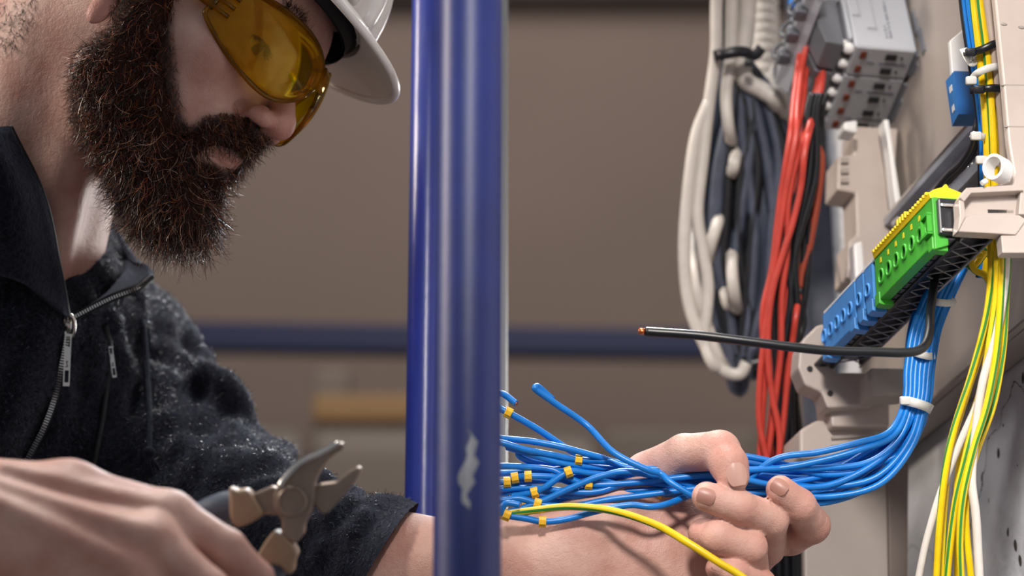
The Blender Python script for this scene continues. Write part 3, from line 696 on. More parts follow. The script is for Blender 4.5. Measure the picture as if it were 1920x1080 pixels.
# zip: two open edges along the collar, closed below the slider
def jpath(pts, lift=.001): return np.array([cs(x, y, (JK.march(x, y) or 1.55)-lift-.0015) for x, y in pts])
edgeA = spline(G[:, 0], 4); edgeB = spline(G[:, -1], 4)
low = spline(jpath([(128, 612), (124, 650), (116, 690), (104, 745), (84, 800), (58, 850), (30, 900)]), 8)
def teeth(mb, path, step=.0017, sz=(.0011, .0009, .0007)):
    d = np.r_[0, np.cumsum(np.linalg.norm(np.diff(path, axis=0), axis=1))]; t = np.arange(0, d[-1], step)
    Q = np.stack([np.interp(t, d, path[:, i]) for i in range(3)], 1); T = np.gradient(Q, axis=0)
    for q, tt in zip(Q, T):
        tt = tt/np.linalg.norm(tt); s_ = np.cross(tt, [0, 0, 1]); s_ /= np.linalg.norm(s_); n = np.cross(s_, tt)
        c = [q+a*s_*sz[0]+b*tt*sz[1]*.5+e*n*sz[2] for a in (-1, 1) for b in (-1, 1) for e in (-1, 1)]
        mb.add([c2w(x) for x in c], [[0, 1, 3, 2], [4, 6, 7, 5], [0, 4, 5, 1], [2, 3, 7, 6], [0, 2, 6, 4], [1, 5, 7, 3]])
zt = MB(); teeth(zt, edgeA+[.0, 0, .001]); teeth(zt, edgeB+[.0, 0, .001]); teeth(zt, low+[0, 0, .0015], .0017, (.0016, .0009, .0007))
zo = on_person(zt, 'zipper_teeth', M['bright_metal'], jacket); tag(zo, kind='stuff')
tp = MB()
for e in (edgeA, edgeB, low): tp.tube(c2w(e-[0, 0, .001]), .0026, 8)
on_person(tp, 'zipper_tape', M['strap'], jacket)
def pull(x0, y0, x1, y1, d, wd, name, thick=.0016):
    """flat metal zip pull with two cut-outs and a little keeper hoop; ends given on the jacket front"""
    a, b = cs(x0, y0, d), cs(x1, y1, d-.002); t = b-a; L_ = np.linalg.norm(t); t /= L_; n = np.array([.2, .1, 1.]); n -= t*(n@t); n /= np.linalg.norm(n); s_ = np.cross(t, n)
    mb = MB()
    def bx(l0, l1, s0, s1, m=0):
        c = [a+t*l*L_+s_*q*wd+n*e for l in (l0, l1) for q in (s0, s1) for e in (0, thick)]
        mb.add([c2w(x) for x in c], [[0, 1, 3, 2], [4, 6, 7, 5], [0, 4, 5, 1], [2, 3, 7, 6], [0, 2, 6, 4], [1, 5, 7, 3]], m)
    for l0, l1, s0, s1 in [(0, .05, -1, 1), (.05, .25, -1, -.62), (.05, .25, .62, 1), (.25, .70, -1, 1), (.70, .93, -1, -.62), (.70, .93, .62, 1), (.93, 1, -1, 1)]: bx(l0, l1, s0, s1)
    # the small stamped mark on the plate
    for p, q in [((.53, -.35), (.53, .25)), ((.53, .25), (.63, -.2)), ((.63, -.2), (.63, .5))]:
        mb.tube([c2w(a+t*l*L_+s_*v*wd+n*(thick+.0001)) for l, v in (p, q)], .00032, 6, 1)
    return on_person(mb, name, [M['bright_metal'], M['slot']], jacket)
dz = JK.march(128, 612)-.006
sl = MB(); sl.tube(c2w(spline([cs(121, 612, dz), cs(121, 598, dz-.004), cs(129, 590, dz-.005), cs(138, 598, dz-.004), cs(138, 622, dz-.002), cs(130, 634, dz), cs(122, 624, dz)], 6, True)), .0014, 8, closed=True)
sl.tube(c2w([cs(129, 596, dz+.002), cs(128, 626, dz+.002)]), [.0034, .0024], 12)
on_person(sl, 'zipper_slider', M['bright_metal'], jacket)
pull(128, 626, 124, 724, dz-.002, .0021, 'zipper_pull')
dp = JK.march(208, 660)-.006; pull(207, 650, 215, 708, dp, .0014, 'zipper_pull')
pz = MB(); pz.tube(c2w(jpath([(196, 610), (206, 650), (200, 730), (190, 800), (176, 880)], .0)), .0022, 8); on_person(pz, 'pocket_zipper', M['strap'], jacket)
cord = MB(); cp = jpath([(268, 600), (276, 700), (281, 780), (279, 850)], .003); cord.tube(c2w(spline(cp, 6)), .0019, 8); cord.ball(c2w(cp[-1]), .0045)
for i in range(16):
    e = cp[-1]+np.array([RNG.uniform(-.006, .012), -RNG.uniform(.014, .022), RNG.uniform(-.004, .006)]); cord.tube(c2w(spline([cp[-1], (cp[-1]+e)/2+[0, .001, .003], e], 4)), [.0011]*8+[.0004], 6)
on_person(cord, 'drawstring', M['fleece'], jacket)
# trousers and boots carry him down to the floor
tr = Body(); tr.group(.03); H0 = np.array([-.45, 1.66, .96])
def w(v): return w2c(np.array(v, float))
tr.cap(w(H0+[-.02, -.07, .04]), w(H0+[.02, .07, .04]), .125, .125)
for s_ in (-1, 1):
    tr.cap(w(H0+[.02*s_, .09*s_, -.06]), w([-.43+.03*s_, 1.66+.11*s_, .50]), .095, .068, .04).cap(w([-.43+.03*s_, 1.66+.11*s_, .50]), w([-.46+.03*s_, 1.66+.12*s_, .09]), .068, .055, .03)
TV, TF = tr.mesh(.008); skin_part('trousers', TV, TF, M['trouser'])
for s_ in (-1, 1):
    b = Body(); b.group(.02); x, y = -.46+.03*s_, 1.66+.12*s_
    b.cap(w([x, y, .14]), w([x, y, .06]), .048, .045).cap(w([x-.03, y, .045]), w([x+.17, y, .036]), .044, .034, .03)
    bv, bf = b.mesh(.006); wv = c2w(bv); wv[:, 2] = np.maximum(wv[:, 2], 0); skin_part('boot', w2c(wv), bf, M['boot'])
# ---------------------------------------------------------------- hard hat (worn: a thing of its own)
hat = empty('hard_hat', h2w((0, 0, .09))); tag(hat, 'white hard hat tilted down over the bearded man\'s forehead', 'hard hat'); PLOC['hard_hat'] = h2w((0, 0, .09))
def hpart(mb, name, m, parent=None):
    o = mb.centred(name, m); c = np.array(o.location); p = parent or hat; o.parent = p; o.location = c-PLOC[p.name]; PLOC[o.name] = c; return o
A_, B_, ZC = .1130, .095, .084
def dome(ph, th, off=0): # th 0 rim .. pi/2 crown
    return np.array([.002+(A_+off)*math.cos(th)*math.cos(ph), (B_+off)*math.cos(th)*math.sin(ph), ZC+(.108+off)*math.sin(th)])
sh = MB(); PH_ = np.linspace(0, 2*math.pi, 73); TH_ = np.linspace(0, math.pi/2, 20)
def ridge_off(ph): # three raised ribs running over the crown
    return 0
sh.grid(np.array([[h2w(dome(p, t)) for t in TH_] for p in PH_])); sh.grid(np.array([[h2w(dome(p, t, -.003)) for t in TH_] for p in PH_[::-1]]))
hpart(sh, 'shell', M['hat'])
rb = MB()
for yo in (-.030, 0, .030):
    rb.tube([h2w(np.array([.002+A_*math.cos(t)*math.sqrt(max(0, 1-(yo/B_)**2)), yo, ZC+.108*math.sin(t)*math.sqrt(max(0, 1-(yo/B_)**2))])) for t in np.linspace(.05, math.pi-.05, 40)], .006, 10)
hpart(rb, 'crown_rib', M['hat'])
br = MB()
def brim_pt(ph, s_):
    fr = max(0, math.cos(ph)); k = fr**1.3
    ro_a = A_+.012+.033*k; ro_b = B_+.012+.009*min(1, 2*fr)
    xi, yi = .002+A_*math.cos(ph), B_*math.sin(ph); xo, yo = .002+ro_a*math.cos(ph), ro_b*math.sin(ph)
    return np.array([xi+(xo-xi)*s_, yi+(yo-yi)*s_, ZC-.0155*k*s_**1.5-.004*s_])
top = [[h2w(brim_pt(p, s_)) for s_ in np.linspace(0, 1, 9)] for p in PH_]; up3 = h2w((0, 0, .0032))-h2w((0, 0, 0))
br.grid(np.array(top)[::-1]+up3); br.grid(np.array(top))
br.tube([t[-1]+up3*.5 for t in top[:-1]], .0026, 10, closed=True)
hpart(br, 'brim', M['hat'])
hb = MB(); ring = np.linspace(0, 2*math.pi, 61)
for off in (.0, .0025): hb.grid(np.array([[h2w((.0+(.1065+off)*math.cos(p), (.086+off)*math.sin(p), z+.010*math.cos(p))) for z in (.064, .078, .094)] for p in (ring if off else ring[::-1])]))
hpart(hb, 'headband', M['strap'])
# ---------------------------------------------------------------- safety glasses
gl = empty('safety_glasses', h2w((.11, 0, .03))); tag(gl, 'yellow tinted wraparound safety glasses on the man\'s nose', 'glasses'); PLOC['safety_glasses'] = h2w((.11, 0, .03))
def lens_mat(name, col, gloss):
    m = bpy.data.materials.new(name); m.use_nodes = True; nt = m.node_tree; nt.nodes.remove(nt.nodes['Principled BSDF']); N = nt.nodes.new; L = nt.links.new
    out = nt.nodes['Material Output']; tr_ = N('ShaderNodeBsdfTransparent'); tr_.inputs[0].default_value = col; g = N('ShaderNodeBsdfGlossy'); g.inputs['Roughness'].default_value = .06; g.inputs['Color'].default_value = (1, .86, .35, 1)
    d = N('ShaderNodeBsdfTranslucent'); d.inputs[0].default_value = (.95, .68, .0, 1); f = N('ShaderNodeFresnel'); f.inputs[0].default_value = 1.5
    m1 = N('ShaderNodeMixShader'); m1.inputs[0].default_value = gloss; L(tr_.outputs[0], m1.inputs[1]); L(d.outputs[0], m1.inputs[2])
    m2 = N('ShaderNodeMixShader'); L(f.outputs[0], m2.inputs[0]); L(m1.outputs[0], m2.inputs[1]); L(g.outputs[0], m2.inputs[2]); L(m2.outputs[0], out.inputs['Surface']); return m
M['lens'] = lens_mat('lens_yellow', (.99, .90, .16, 1), .24); M['lens_rim'] = lens_mat('lens_yellow_thick', (.85, .60, .02, 1), .45)
LY = np.array([.003, .008, .014, .021, .030, .041, .053, .064, .072]); LTOP = np.array([.044, .048, .051, .053, .054, .054, .052, .047, .038]); LBOT = np.array([.031, .023, .014, .006, -.001, -.003, -.002, .003, .014])
def lx(y, z):
    q = (z-.026)/.034
    return .119-6.6*y*y-130*y**4*9-.0085*q*q-.10*(z-.03)
for sg in (-1, 1):
    yy = np.linspace(.003, .072, 26); g = np.zeros((26, 11, 3))
    for i, y in enumerate(yy):
        zt_, zb_ = np.interp(y, LY, LTOP), np.interp(y, LY, LBOT)
        for j in range(11):
            z = zb_+(zt_-zb_)*j/10; g[i, j] = (lx(y, z), sg*y, z)
    mb = sheet(h2c(g), .0020); hpart(mb, 'lens', M['lens'], gl)
    rim = np.concatenate([g[:, -1], g[-1, ::-1], g[::-1, 0]]); mb = MB(); mb.tube(h2w(spline(rim[::3], 3)), .0014, 8); hpart(mb, 'lens_rim', M['lens_rim'], gl)
    tm = MB(); x0 = lx(.070, .04)
    pts = np.array([(x0, .0715, .027), (x0-.02, .0765, .028), (x0-.05, .081, .031), (-.01, .083, .033), (-.035, .080, .018)]); q = spline(pts, 6)*[1, sg, 1]
    hgt = np.linspace(.0085, .0045, len(q))
    for o_ in (0,):
        g2 = np.stack([q+np.array([0, 0, 1])*h_[:, None] for h_ in (-hgt, -hgt*.3, hgt*.3, hgt)], 1)
    mb = sheet(h2c(g2), .0024)
    hpart(mb, 'temple_arm', M['lens_rim'], gl)
    hg = MB()
    for zz in (.021, .028, .035): hg.tube(h2w(np.array([(x0+.012, sg*.0690, zz), (x0-.004, sg*.0745, zz), (x0-.016, sg*.0775, zz)])), .0013, 8)
    hpart(hg, 'hinge', M['lens_rim'], gl)
bg_ = MB(); bq = np.array([(lx(.006, .045), -.006, .047), (.1215, 0, .048), (lx(.006, .045), .006, .047)])
g3 = np.array([[(lx(abs(y), z)+.0012, y, z) for z in np.linspace(.031, .047, 6)] for y in np.linspace(-.005, .005, 9)]); hpart(sheet(h2c(g3), .0026), 'bridge', M['lens_rim'], gl)
np_ = MB()
for sg in (-1, 1): np_.tube(h2w(spline([(.112, sg*.007, .034), (.107, sg*.0105, .024), (.102, sg*.0145, .014)], 5)), .0022, 8)
hpart(np_, 'nose_pad', M['lens_rim'], gl)
# ---------------------------------------------------------------- room shell and far end of the hall
def struct(o): o['kind'] = 'structure'; return o
mb = MB(); mb.box((-6, -2, -.1), (6, 7.2, 0)); struct(mb.build('floor', M['floor']))
mb = MB(); mb.box((-6, 6.6, 0), (6, 6.8, 6)); struct(mb.build('wall_back', M['wall']))
mb = MB(); mb.box((-5.5, 6.54, 4.27), (5.5, 6.6, 4.6), 0, .01); struct(mb.build('trim_1', M['wall_low']))
# concrete wall the distribution board hangs on
PU = np.array([-0.17827526, 0.98398066, 0]); PN = np.array([-0.98398066, -0.17827526, 0]); PZ = np.array([0, 0, 1.]); PO = np.array([0.23896324, 1.28127159, 1.51534553])
PMW = Matrix(((PU[0], PN[0], PZ[0], PO[0]), (PU[1], PN[1], PZ[1], PO[1]), (0, 0, 1, PO[2]), (0, 0, 0, 1)))
def pf(a, b, c): return PO+a*PU+b*PN+c*PZ
def _hit(px, py, ax, val):
    d = at(px, py, 1)-CAM; t = (val-(CAM-PO)@ax)/(d@ax); return CAM+t*d-PO
def onb(px, py, b): P = _hit(px, py, PN, b); return (P@PU, P@PZ)       # -> (a, c)
def ona(px, py, a): P = _hit(px, py, PU, a); return (P@PN, P@PZ)       # -> (b, c)
def concrete():
    m = mat('concrete', srgb(168, 168, 172), .85, 0, .3); nt = m.node_tree; b = nt.nodes['Principled BSDF']; N = nt.nodes.new; L = nt.links.new
    tc = N('ShaderNodeTexCoord')
    def noise(s, d=5, dis=0):
        n = N('ShaderNodeTexNoise'); n.inputs['Scale'].default_value = s; n.inputs['Detail'].default_value = d; n.inputs['Distortion'].default_value = dis; L(tc.outputs['Object'], n.inputs['Vector']); return n.outputs['Fac']
    def ramp(src, p0, c0, p1, c1):
        r = N('ShaderNodeValToRGB'); r.color_ramp.elements[0].position = p0; r.color_ramp.elements[0].color = c0; r.color_ramp.elements[1].position = p1; r.color_ramp.elements[1].color = c1; L(src, r.inputs['Fac']); return r.outputs['Color']
    base = ramp(noise(9, 8, .4), .3, srgb(168, 167, 168), .7, srgb(210, 211, 216))
    # air holes of the cast face
    mp = N('ShaderNodeMapping'); mp.inputs['Scale'].default_value = (1, 1, .62); L(tc.outputs['Object'], mp.inputs['Vector'])
    v = N('ShaderNodeTexVoronoi'); v.inputs['Scale'].default_value = 62; v.inputs['Randomness'].default_value = 1; L(mp.outputs['Vector'], v.inputs['Vector'])
    big = noise(40, 3); th = N('ShaderNodeMath'); th.operation = 'MULTIPLY_ADD'; L(big, th.inputs[0]); th.inputs[1].default_value = .80; th.inputs[2].default_value = -.325
    lt = N('ShaderNodeMath'); lt.operation = 'LESS_THAN'; L(v.outputs['Distance'], lt.inputs[0]); L(th.outputs[0], lt.inputs[1])
    # hairline crack
    wv = N('ShaderNodeTexVoronoi'); wv.feature = 'DISTANCE_TO_EDGE'; wv.inputs['Scale'].default_value = 2.6
    ad = N('ShaderNodeVectorMath'); ad.operation = 'MULTIPLY_ADD'; nn = N('ShaderNodeTexNoise'); nn.inputs['Scale'].default_value = 14; nn.inputs['Detail'].default_value = 6; L(tc.outputs['Object'], nn.inputs['Vector'])
    L(nn.outputs['Color'], ad.inputs[0]); ad.inputs[1].default_value = (.12, .12, .12); L(tc.outputs['Object'], ad.inputs[2]); L(ad.outputs[0], wv.inputs['Vector'])
    ck = N('ShaderNodeMath'); ck.operation = 'LESS_THAN'; L(wv.outputs['Distance'], ck.inputs[0]); ck.inputs[1].default_value = .0014
    mx = N('ShaderNodeMath'); mx.operation = 'MAXIMUM'; L(lt.outputs[0], mx.inputs[0]); L(ck.outputs[0], mx.inputs[1])
    mc = N('ShaderNodeMix'); mc.data_type = 'RGBA'; L(mx.outputs[0], mc.inputs['Factor']); L(base, mc.inputs[6]); mc.inputs[7].default_value = srgb(52, 46, 42); L(mc.outputs[2], b.inputs['Base Color'])
    inv = N('ShaderNodeMath'); inv.operation = 'SUBTRACT'; L(noise(55, 8), inv.inputs[0]); L(mx.outputs[0], inv.inputs[1])
    bp = N('ShaderNodeBump'); bp.inputs['Strength'].default_value = .6; bp.inputs['Distance'].default_value = .004; L(inv.outputs[0], bp.inputs['Height']); L(bp.outputs['Normal'], b.inputs['Normal']); return m
M['concrete'] = concrete()
mb = MB(); mb.box((-1.6, -.42, -1.5154), (.60, -.118, 2.2), 0, .004); struct(mb.build('wall_right', M['concrete'], mw=PMW))
# rack at the far end: blue beam, orange beam, cartons
def farbox(name, x0, x1, y0, y1, Y, depth, m, label, cat, group=None, tilt=0, bev=.01):
    """front face at world Y, given by photo limits"""
    def hit(px, py):
        d = at(px, py, 1)-CAM; return CAM+d*(Y/d[1])
    p, q = hit(x0, y1), hit(x1, y0); c = (p+q)/2
    mb = MB(); mb.box((p[0]-c[0], 0, p[2]-c[2]), (q[0]-c[0], depth, q[2]-c[2]), 0, bev); o = mb.build(name, m); o.location = c; o.rotation_euler[1] = tilt
    return tag(o, label, cat, group)
def rack():
    r = empty('storage_rack', (0, 5.4, 0)); tag(r, 'blue storage rack beam crossing the hall behind the man', 'rack'); 
    hit = lambda px, py, Y: CAM+(at(px, py, 1)-CAM)*(Y/(at(px, py, 1)-CAM)[1])
    zb, zt = hit(900, 668, 5.4)[2], hit(900, 618, 5.4)[2]
    mb = MB(); mb.box((-2.4, -.03, zb), (2.4, .03, zt), 0, .006); o = mb.build('beam', M['beam_blue'], r); o.rotation_euler[1] = math.radians(.9); o.location = (0, 0, .0)
    z2 = hit(900, 1180, 5.4)[2]
    mb = MB(); mb.box((-2.4, -.03, z2-.1), (2.4, .03, z2), 0, .006); mb.build('beam', M['beam_blue'], r)
    mb = MB(); mb.box((-2.4, .0, z2), (2.4, .9, z2+.02)); mb.build('shelf_board', M['carton'], r)
    mb = MB(); mb.box((-2.4, .95, z2), (2.4, .97, zb-.02)); mb.build('rear_panel', M['wall_low'], r)
    for x in (-2.4, 2.4):
        for y in (0, .9): mb = MB(); mb.box((x-.05, y-.05, 0), (x+.05, y+.05, zt+.4), 0, .006); mb.build('upright', M['beam_blue'], r)
    return z2
zs = rack()
def shelf_thing(name, x0, x1, ytop, Y, depth, m, label, cat, group=None):
    hit = lambda px, py: CAM+(at(px, py, 1)-CAM)*(Y/(at(px, py, 1)-CAM)[1])
    p, q = hit(x0, ytop), hit(x1, ytop); mb = MB(); w_ = q[0]-p[0]; h_ = p[2]-zs-.02
    mb.box((-w_/2, 0, 0), (w_/2, depth, h_), 0, .012); mb.box((-w_/2+.01, -.002, h_*.46), (w_/2-.01, .002, h_*.54), 0)
    o = mb.build(name, m); o.location = ((p[0]+q[0])/2, Y, zs+.02); return tag(o, label, cat, group)
shelf_thing('carton', 330, 560, 800, 5.5, .4, M['carton'], 'blurred brown carton on the rack left of the orange tray', 'box')
shelf_thing('carton', 590, 800, 792, 5.62, .3, M['carton'], 'blurred brown carton under the orange tray on the rack', 'box')
shelf_thing('carton', 955, 1110, 800, 5.5, .4, M['carton'], 'blurred brown carton on the rack right of the blue posts', 'box')
shelf_thing('carton', 1135, 1420, 806, 5.55, .35, M['carton'], 'wide blurred brown carton on the rack behind the hand', 'box')
shelf_thing('carton', 590, 655, 690, 6.05, .15, M['carton'], 'tall pale carton at the back of the rack beneath the blue beam', 'box')
farbox('storage_tray', 585, 800, 738, 788, 5.6, .3, M['orange'], 'flat orange tray lying on a carton on the far rack', 'tray')
# ---------------------------------------------------------------- posts in front
def post(name, pxb, r, d, m, label, cat='post', group=None, ztop=2.35):
    p = at(pxb, 540, d); mb = MB(); zs_ = np.linspace(0, ztop, 40)
    mb.tube([(0, 0, z) for z in zs_], r, 40); mb.cyl((0, 0, 0), (0, 0, .006), r*2.2, n=32)
    o = mb.build(name, m); o.location = (p[0], p[1], 0); return tag(o, label, cat, group)
fp = post('steel_post', 879, .0163, 1.2, M['blue_paint'], 'thick blue painted steel post nearest the camera, paint chipped low down')
chip = MB(); zc = at(880, 930, 1.2)[2]; G = []
for i in range(15):
    row = []
    for j in range(13):
        v = (j/12-.5)*2; hw = (1-v*v)**.35*(.17+.06*math.sin(4*v+2)+.05*math.sin(13*v)+.03*math.sin(29*v)); u = (i/14-.5)*2*hw; a_ = -math.pi/2+.05+u+.10*math.sin(3*v)+.05*math.sin(11*v); rr = .0163+.0001+.00018*(1-abs(i/7-1))
        row.append((rr*math.cos(a_), rr*math.sin(a_), zc+v*.020))
    G.append(row)
chip.grid(G); chip.build('bare_metal_chip', M['steel'], fp)
post('steel_post', 800, .0125, 1.60, M['blue_paint_light'], 'slimmer blue painted steel post behind the arm of the man')
post('steel_tube', 933, .0070, 1.72, M['grey_paint'], 'thin grey steel tube peeping out behind the front blue post', 'tube')
# ---------------------------------------------------------------- distribution board on the concrete wall
def pthing(name, label, cat, a, b, c, group=None):
    """Empty in board orientation; parts are built in board coordinates"""
    o = bpy.data.objects.new(name, None); COL.objects.link(o); o.empty_display_size = .01
    o.matrix_world = PMW @ Matrix.Translation((a, b, c)); tag(o, label, cat, group); PORG[o.name] = np.array([a, b, c]); return o
PORG = {}
def ppart(mb, name, m, parent):
    c = PORG[parent.name]; mb.V = [tuple(np.array(v)-c) for v in mb.V]; o = mb.build(name, m, parent); PORG[o.name] = c*0+c; return o
def bpoly(pts, a): return [ona(x, y, a) for x, y in pts]
# back plate and mounting frame
fr = pthing('board_frame', 'beige plastic mounting frame fixed to the concrete wall', 'frame', .1, -.09, .05)
mb = MB(); mb.box((.0, -.095, -.0405), (.40, -.089, .36), 0, .002); ppart(mb, 'back_plate', M['plate'], fr)
mb = MB(); mb.box((-.02, -.116, -.0405), (.40, -.095, -.030), 0, .002); mb.box((-.02, -.116, .30), (.40, -.095, .32), 0, .002); mb.box((.38, -.116, -.03), (.40, -.095, .30), 0, .002); ppart(mb, 'plate_edge', M['plate'], fr)
# near upright of the frame
strip = bpoly([(1864, -40), (1874, 60), (1884, 160), (1893, 262), (1899, 300), (1903, 322), (1896, 336), (1870, 345), (1822, 351), (1812, 353), (1798, 376), (1801, 404), (1797, 433), (1876, 441), (1880, 476), (2000, 476), (2000, -40)], -.012)
mb = MB(); mb.prism(strip, 0, -.0105, -.004, 0, .0012); ppart(mb, 'near_upright', M['frame_plastic'], fr)
# moulded recess of the bracket end (raised lips leave a hollow), with its dark slot
def quadbox(mb, pts, a0, a1, m=0): mb.prism(bpoly(pts, a0), 0, a0, a1, m, .0005)
mb = MB()
quadbox(mb, [(1800, 370), (1812, 352), (1906, 346), (1921, 357), (1821, 362), (1808, 378)], -.018, -.008)
quadbox(mb, [(1798, 374), (1808, 378), (1811, 406), (1797, 433), (1800, 404)], -.018, -.008)
quadbox(mb, [(1820, 402), (1911, 403), (1925, 412), (1905, 440), (1797, 434), (1810, 408)], -.017, -.008)
quadbox(mb, [(1914, 355), (1930, 355), (1930, 402), (1910, 402)], -.016, -.008)
quadbox(mb, [(1903, 412), (1925, 412), (1925, 474), (1880, 474), (1877, 441), (1902, 441)], -.016, -.008)
ppart(mb, 'bracket_lip', M['frame_plastic'], fr)
mb = MB(); quadbox(mb, [(1850, 391), (1903, 392), (1901, 401), (1851, 401)], -.0105, -.009); ppart(mb, 'bracket_slot', M['slot'], fr)
for y in (158, 236): mb = MB(); mb.prism(bpoly([(1877+(y-158)*.09, y), (2000, y+2), (2000, y+4), (1877+(y-158)*.09, y+2)], -.0106), 0, -.0106, -.009); ppart(mb, 'mould_line', M['plate'], fr)
for x, y in ((1882, 46), (1915, 52)): mb = MB(); mb.ball((-.0102, *ona(x, y, -.0102)), (.0012, .0022, .0012)); ppart(mb, 'moulding_nib', M['plate'], fr)
# cable clip ring on the upright
mb = MB(); cb, cc = ona(1862, 312, -.02); 
ring = [(-.02+.006*math.cos(t)*.8, cb+.0045*math.cos(t), cc+.0078*math.sin(t)) for t in np.linspace(0, 2*math.pi, 25)[:-1]]
for off in (0, ): 
    G = [[(p[0]+.0, p[1]*1, p[2]) for p in ring], [(p[0]+.006, p[1]-.008, p[2]) for p in ring]]
    g = np.array(G).transpose(1, 0, 2); mb.grid(np.concatenate([g, g[:1]])); g2 = np.array(G)*1.0; ctr = g2.mean(1, keepdims=True); g2 = ctr+(g2-ctr)*.78; g3 = g2.transpose(1, 0, 2)[::-1]; mb.grid(np.concatenate([g3, g3[:1]]))
    mb.grid(np.array([np.vstack([G[0], G[0][:1]]), np.vstack([g2[0], g2[0][:1]])]).transpose(1, 0, 2))
mb.tube([(-.02, cb+.0045, cc-.009), (-.02, cb+.0075, cc-.011)], .0016, 8)
ppart(mb, 'clip_ring', M['white_plastic'], fr)
# far upright: stepped moulding, blurred
A2 = .285
far = bpoly([(1602, 236), (1600, 290), (1572, 292), (1570, 356), (1604, 362), (1607, 440), (1592, 452), (1588, 520), (1640, 540), (1672, 430), (1684, 240)], A2)
mb = MB(); mb.prism(far, 0, A2, A2+.03, 0, .0015)
for y in (296, 315, 333): mb.prism(bpoly([(1578, y), (1592, y), (1592, y+9), (1578, y+9)], A2-.003), 0, A2-.003, A2+.002, 1)
ppart(mb, 'far_upright', [M['frame_plastic'], M['plate']], fr)
mb = MB(); mb.prism(bpoly([(1650, 232), (1662, 300), (1668, 360), (1676, 420), (1688, 420), (1676, 340), (1660, 232)], .27), 0, .262, .275, 0, .001); ppart(mb, 'upright_rib', M['white_plastic'], fr)
mb = MB(); mb.prism(bpoly([(1576, 236), (1602, 232), (1602, 258), (1576, 252)], .27), 0, .262, .28, 0, .002); ppart(mb, 'clip_lug', M['white_plastic'], fr)
# holder at the far end of the terminal carrier
A3 = .236
mb = MB(); mb.prism(bpoly([(1532, 610), (1560, 604), (1570, 640), (1566, 698), (1640, 698), (1640, 760), (1552, 765), (1540, 735), (1510, 722), (1497, 690), (1500, 652), (1506, 636)], A3), 0, A3, A3+.02, 0, .0015); ppart(mb, 'carrier_holder', M['frame_plastic'], fr)
for x, y in ((1518, 692), (1556, 738)):
    mb = MB(); b_, c_ = ona(x, y, A3); mb.cyl((A3-.0012, b_, c_), (A3+.002, b_, c_), .0019, n=16); ppart(mb, 'screw_hole', M['slot'], fr)
mb = MB(); mb.prism(bpoly([(1552, 730), (1668, 730), (1668, 800), (1560, 800)], A3+.01), 0, A3+.01, A3+.04, 0, .0015); mb.prism(bpoly([(1500, 806), (1530, 788), (1668, 780), (1662, 852), (1500, 860)], A3+.02), 0, A3+.02, A3+.06, 0, .002)
for y in (818, 834): mb.prism(bpoly([(1560, y), (1640, y-5), (1640, y), (1560, y+5)], A3+.018), 0, A3+.018, A3+.022, 1)
ppart(mb, 'frame_foot', [M['frame_plastic'], M['plate']], fr)
mb = MB(); mb.prism(bpoly([(1506, 862), (1664, 850), (1690, 872), (1686, 1300), (1512, 1300)], .30), 0, .30, .308, 0, .0015); mb.prism(bpoly([(1664, 850), (1704, 868), (1700, 1300), (1672, 1300)], .296), 0, .296, .306, 1, .001); ppart(mb, 'shade_panel', [M['plate'], M['shade_band']], fr)  # added panel standing in for shaded concrete, with a darker shade band
mb = MB(); mb.prism(bpoly([(1632, 690), (1706, 690), (1708, 738), (1634, 742)], .2), 0, .2, .225, 0, .001); ppart(mb, 'foot_plate', M['plate'], fr)
mb = MB(); mb.prism(bpoly([(1452, 112), (1500, 108), (1500, 150), (1470, 150)], .40), 0, .40, .43, 0, .003); ppart(mb, 'clip_lug', M['white_plastic'], fr)
mb = MB(); mb.prism(bpoly([(1600, 455), (1618, 450), (1624, 520), (1604, 525)], .25), 0, .25, .262, 0, .002); ppart(mb, 'clip_lug', M['white_plastic'], fr)
# upper DIN rail (steel hat section)
rl = pthing('mounting_rail', 'grey steel mounting rail slanting behind the blue box', 'rail', .15, -.08, .09)
prof = [(-.089, .0985), (-.074, .1005), (-.0725, .1005), (-.0725, .094), (-.0785, .0925), (-.0785, .0725), (-.0725, .071), (-.0725, .064), (-.074, .064), (-.089, .066)]
mb = MB(); mb.prism(prof, 0, -.03, .283); ppart(mb, 'hat_section', M['steel'], rl)
mb = MB(); mb.box((-.03, -.0735, .0985), (.283, -.0722, .1012), 0, .0004); ppart(mb, 'rail_lit_lip', M['bright_metal'], rl)  # light on the flange edge, put in as a bright strip
for a in (.05, .085, .12, .155, .19, .225):
    mb = MB(); mb.box((a, -.0784, .080), (a+.016, -.0780, .0848), 0, .0003); ppart(mb, 'slot', M['slot'], rl)
for a, c in ((.135, .077), (.128, .0765)):
    mb = MB(); mb.ball((a, -.078, c), (.0018, .0015, .0018)); ppart(mb, 'rivet', M['bright_metal'], rl)
